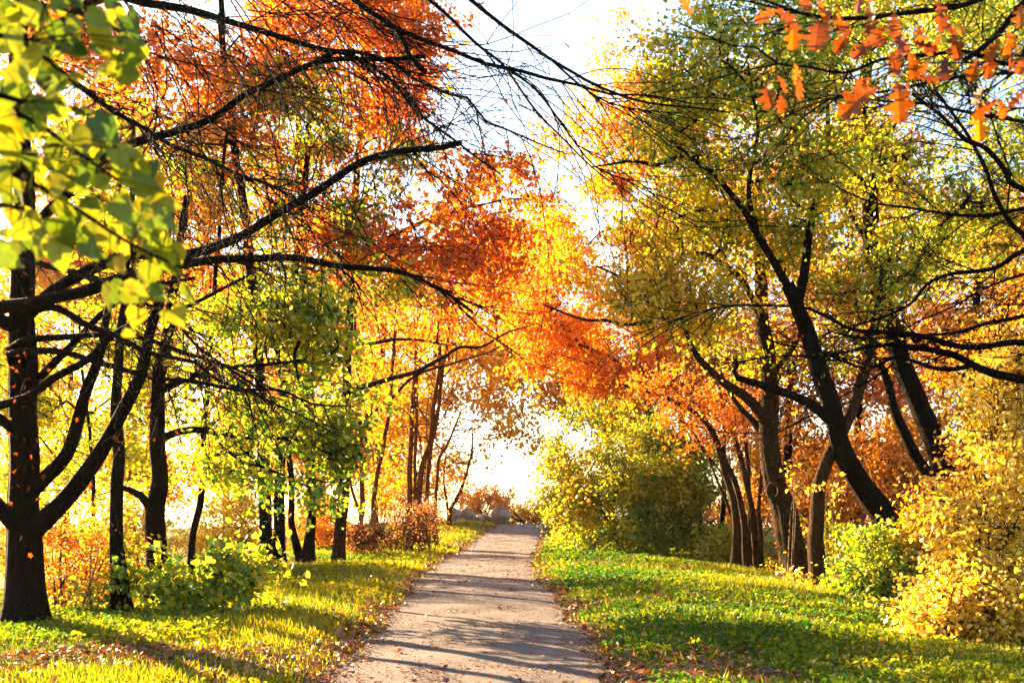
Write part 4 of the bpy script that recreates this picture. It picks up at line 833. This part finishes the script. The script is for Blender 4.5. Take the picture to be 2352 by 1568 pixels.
def O_extra(tw, lf, sk):
    n = len(OAKP); c = np.array([P(*c3(a, b), rng.uniform(4.6, 5.0)) for a, b, s in OAKP])
    s = np.array([q[2] for q in OAKP]) * .3417 * 4.8 / F * rng.uniform(1.15, 1.45, n)
    ax = np.stack([rng.normal(size=n) * .55, rng.normal(size=n) * .3, -.8 + rng.normal(size=n) * .3], 1)
    nn = np.stack([rng.normal(size=n) * .5, -1 + rng.normal(size=n) * .4, rng.normal(size=n) * .5], 1)
    axn = ax / np.linalg.norm(ax, axis=1)[:, None]; st = c - axn * s[:, None] * .5
    leaves(lf, st, s, np.clip(.5 + rng.normal(size=n) * .2, .05, .97), 'oak', axis=ax, nrm=nn)
    allp = np.vstack([b[0] for b in Ob])
    for k in range(n):
        j = np.argmin(np.linalg.norm(allp - st[k] - np.array([0, 0, .03]), axis=1)); e = allp[j]
        tube(tw, np.array([e, (e + st[k]) / 2 + [0, 0, .02], st[k]]), [.003, .0024, .0018], 4)
    for b in Ob[:5]: twig_spray(tw, b[0], 22, (-.5, 0, -.1), .15, .6, .004, .1, sub=2, depth=1, spread=.55, t0=.25)
tree('oak_tree', 'nearest oak boughs with lobed rust-orange leaves in the top right corner', 'tree', [O_tr], None, 0, 0, 0, 'oak', branches=Ob, extra=O_extra, twigbark='twig', sides=10)

# bare-branched tree whose dark limbs reach in from the right edge
def c6(x, y): return (x * .3417 + 1548, y * .3417 + 517)
B_tr = crom([(6.9, 10.2, -.5), (6.8, 10.3, 1.5), (6.7, 10.4, 3.5), (6.9, 10.4, 6), (6.7, 10.5, 8)], .25); B_tr = (B_tr, np.linspace(.24, .1, len(B_tr)))
def bb(z, pts, Y0, Y1, r0, r1, cf=c6): return fg((6.8, 10.3, z), [cf(*p) for p in pts], Y0, Y1, r0, r1)
Bb = [bb(2.3, [(2700, 1120), (2352, 1040), (2100, 980), (1900, 880), (1750, 840), (1600, 820), (1450, 800)], 10.6, 11.2, .07, .025),
      bb(3.2, [(2750, 900), (2352, 790), (2050, 820), (1850, 800), (1700, 750), (1450, 720), (1200, 700), (1000, 600), (830, 550), (400, 540), (150, 590), (0, 650)], 10.6, 11.4, .05, .004),
      bb(4.0, [(2700, 500), (2352, 610), (2100, 660), (1900, 720), (1500, 750), (1250, 760), (1000, 700)], 10.6, 11.2, .04, .006),
      bb(4.3, [(2750, 50), (2352, 170), (2150, 290), (1850, 330), (1700, 400), (1600, 520), (1450, 600), (1300, 650), (1100, 700), (900, 780)], 10.6, 11.2, .04, .006),
      bb(4.6, [(2800, 200), (2352, 330), (2100, 420), (1850, 560), (1600, 660)], 10.6, 11.2, .03, .006),
      bb(5.2, [(2700, 1300), (2300, 1250), (2230, 1150), (2100, 1000), (1950, 930), (1800, 780), (1600, 630)], 10.6, 11, .05, .014, c3),
      bb(5.0, [(2700, 1800), (2330, 1560), (2230, 1450), (2150, 1300), (2100, 1150), (2000, 950), (1900, 800), (1750, 600)], 10.6, 11, .045, .012, c3),
      bb(4.8, [(2700, 1300), (2352, 1400), (2000, 1450), (1600, 1400), (1300, 1350), (1000, 1200), (850, 1080)], 10.5, 11, .035, .004, c3),
      bb(6.2, [(2700, 900), (2352, 820), (2000, 760), (1700, 700), (1400, 680), (1100, 640), (800, 700)], 10.5, 11, .035, .004, c3)]
Bb += [fg(P(*c6(2000, 940), 10.9), [c6(1900, 965), c6(1750, 960), c6(1600, 910), c6(1480, 890), c6(1300, 960), c6(1100, 900), c6(950, 840), c6(700, 800)], 10.9, 11.3, .025, .004),
       fg(P(*c6(1450, 800), 11.2), [c6(1250, 830), c6(1000, 880), c6(700, 880), c6(400, 920), c6(200, 940)], 11.2, 11.5, .016, .003),
       fg(P(*c6(1480, 925), 11.2), [c6(1400, 990), c6(1250, 1080), c6(1050, 1200), c6(850, 1320), c6(660, 1410)], 11.2, 11.6, .012, .003)]
def B_extra(tw, lf, sk):
    tips = []
    for bi, n in enumerate([12, 22, 16, 20, 14, 16, 16, 20, 20, 12, 10, 6]):
        twig_spray(tw, Bb[bi][0], n, (-.45, .1, .02), .4, 1.5, .007, .08, sub=3, depth=2, spread=.5, t0=.3, tips=tips)
    tips = np.array(tips); c = tips[rng.choice(len(tips), 120)]; n = len(c); ax = unit(n); ax[:, 2] -= .8
    leaves(lf, c, .06 * rng.uniform(.6, 1.3, n), np.clip(.35 + rng.normal(size=n) * .2, 0, 1), 'oval', axis=ax)
tree('bare_tree', 'bare tree beyond the right edge, its dark thin limbs spread before the wood', 'tree', [B_tr], None, 0, 0, 0, 'oak', branches=Bb, extra=B_extra, twigbark='twig', sides=12)

# ------------------------------------------------------------------ single leaves lying on the path
proto = None
LT = [(2, 10.1), (3, 11), (1, 12.4)]
for k in range(36):
    y = 9.9 + 13 * rng.uniform() ** 1.7; x = float(pathc(y)) + rng.uniform(-1.15, 1.15)
    if proto is None or k in (12, 24):
        mb = MB(); leaves(mb, np.array([[-.04, 0, .012]]), [.085], np.array([[.25, .6, .85][k // 12]]), 'maple', axis=np.array([[1., 0, .05]]), nrm=np.array([[.1, .1, 1.]]))
        q = mb.build('fallen_leaf', M['litter']); proto = q
    else:
        q = proto.copy(); COL.objects.link(q)
    q.location = (x, y, float(gz(x, y)) + .046); q.rotation_euler = (rng.normal() * .2, rng.normal() * .2, rng.uniform(0, 6.28))
    s_ = rng.uniform(.6, 1.15); q.scale = (s_, s_, s_)
    nm = ['dark brown fallen leaf lying flat on the gravel path', 'orange fallen leaf lying flat on the gravel path', 'pale tan fallen leaf lying flat on the gravel path'][k // 12]
    tag(q, nm, 'leaf', nm.split(' fallen')[0] + ' leaves scattered on the path')

# ------------------------------------------------------------------ air
m, nt, N, Lk = newmat('haze')
pv = N.new('ShaderNodeVolumePrincipled'); pv.inputs['Color'].default_value = (1, .90, .74, 1); pv.inputs['Density'].default_value = HAZE; pv.inputs['Anisotropy'].default_value = .1
o = N.new('ShaderNodeOutputMaterial'); Lk.new(pv.outputs[0], o.inputs['Volume'])
hb = MB(); x0, x1, y0, y1, z0, z1 = xs[0] - 2, xs[-1] + 2, ys[0] - 2, ys[-1] + 2, V[:, 2].min() - 1, 44.0
hb.add([(x0, y0, z0), (x1, y0, z0), (x1, y1, z0), (x0, y1, z0), (x0, y0, z1), (x1, y0, z1), (x1, y1, z1), (x0, y1, z1)], [[0, 3, 2, 1], [4, 5, 6, 7], [0, 1, 5, 4], [1, 2, 6, 5], [2, 3, 7, 6], [3, 0, 4, 7]])
tag(hb.build('haze', m), 'thin sunlit autumn haze filling the avenue', 'haze', kind='stuff')

# ================================================================== light, sky, camera
ELEV, AZ = math.radians(17), math.radians(-42)
w = bpy.data.worlds.new('World'); sc.world = w; w.use_nodes = True; nt = w.node_tree; nt.nodes.clear()
sky = nt.nodes.new('ShaderNodeTexSky'); sky.sky_type = 'NISHITA'; sky.sun_disc = False; sky.sun_elevation = ELEV; sky.sun_rotation = AZ % (2 * PI)
sky.air_density = 1.0; sky.dust_density = 1.2; sky.ozone_density = 1.0
bg = nt.nodes.new('ShaderNodeBackground'); bg.inputs[1].default_value = .05; ou = nt.nodes.new('ShaderNodeOutputWorld')
nt.links.new(sky.outputs[0], bg.inputs[0]); nt.links.new(bg.outputs[0], ou.inputs[0])
sl = bpy.data.lights.new('sun', 'SUN'); sl.energy = 5; sl.angle = math.radians(.5); sl.color = (1, .72, .40)
so = bpy.data.objects.new('sun', sl); COL.objects.link(so)
dv = Vector((math.sin(AZ) * math.cos(ELEV), math.cos(AZ) * math.cos(ELEV), math.sin(ELEV)))
so.rotation_euler = dv.to_track_quat('Z', 'Y').to_euler(); so.location = dv * 60
cd = bpy.data.cameras.new('camera'); cam = bpy.data.objects.new('camera', cd); COL.objects.link(cam)
cd.lens = 40; cd.sensor_width = 36; cd.shift_y = (HY - 784) / 2352; cd.clip_start = .05; cd.clip_end = 3000
cam.location = (0, 0, CZ); cam.rotation_euler = (PI / 2, 0, 0)
cd.dof.use_dof = True; cd.dof.focus_distance = 24; cd.dof.aperture_fstop = 4.5
sc.camera = cam
sc.view_settings.view_transform = 'Standard'; sc.view_settings.look = 'None'; sc.view_settings.gamma = 1; sc.view_settings.exposure = 3.3
sc.cycles.max_bounces = 10; sc.cycles.diffuse_bounces = 8; sc.cycles.transmission_bounces = 8; sc.cycles.glossy_bounces = 2
sc.cycles.caustics_reflective = False; sc.cycles.caustics_refractive = False
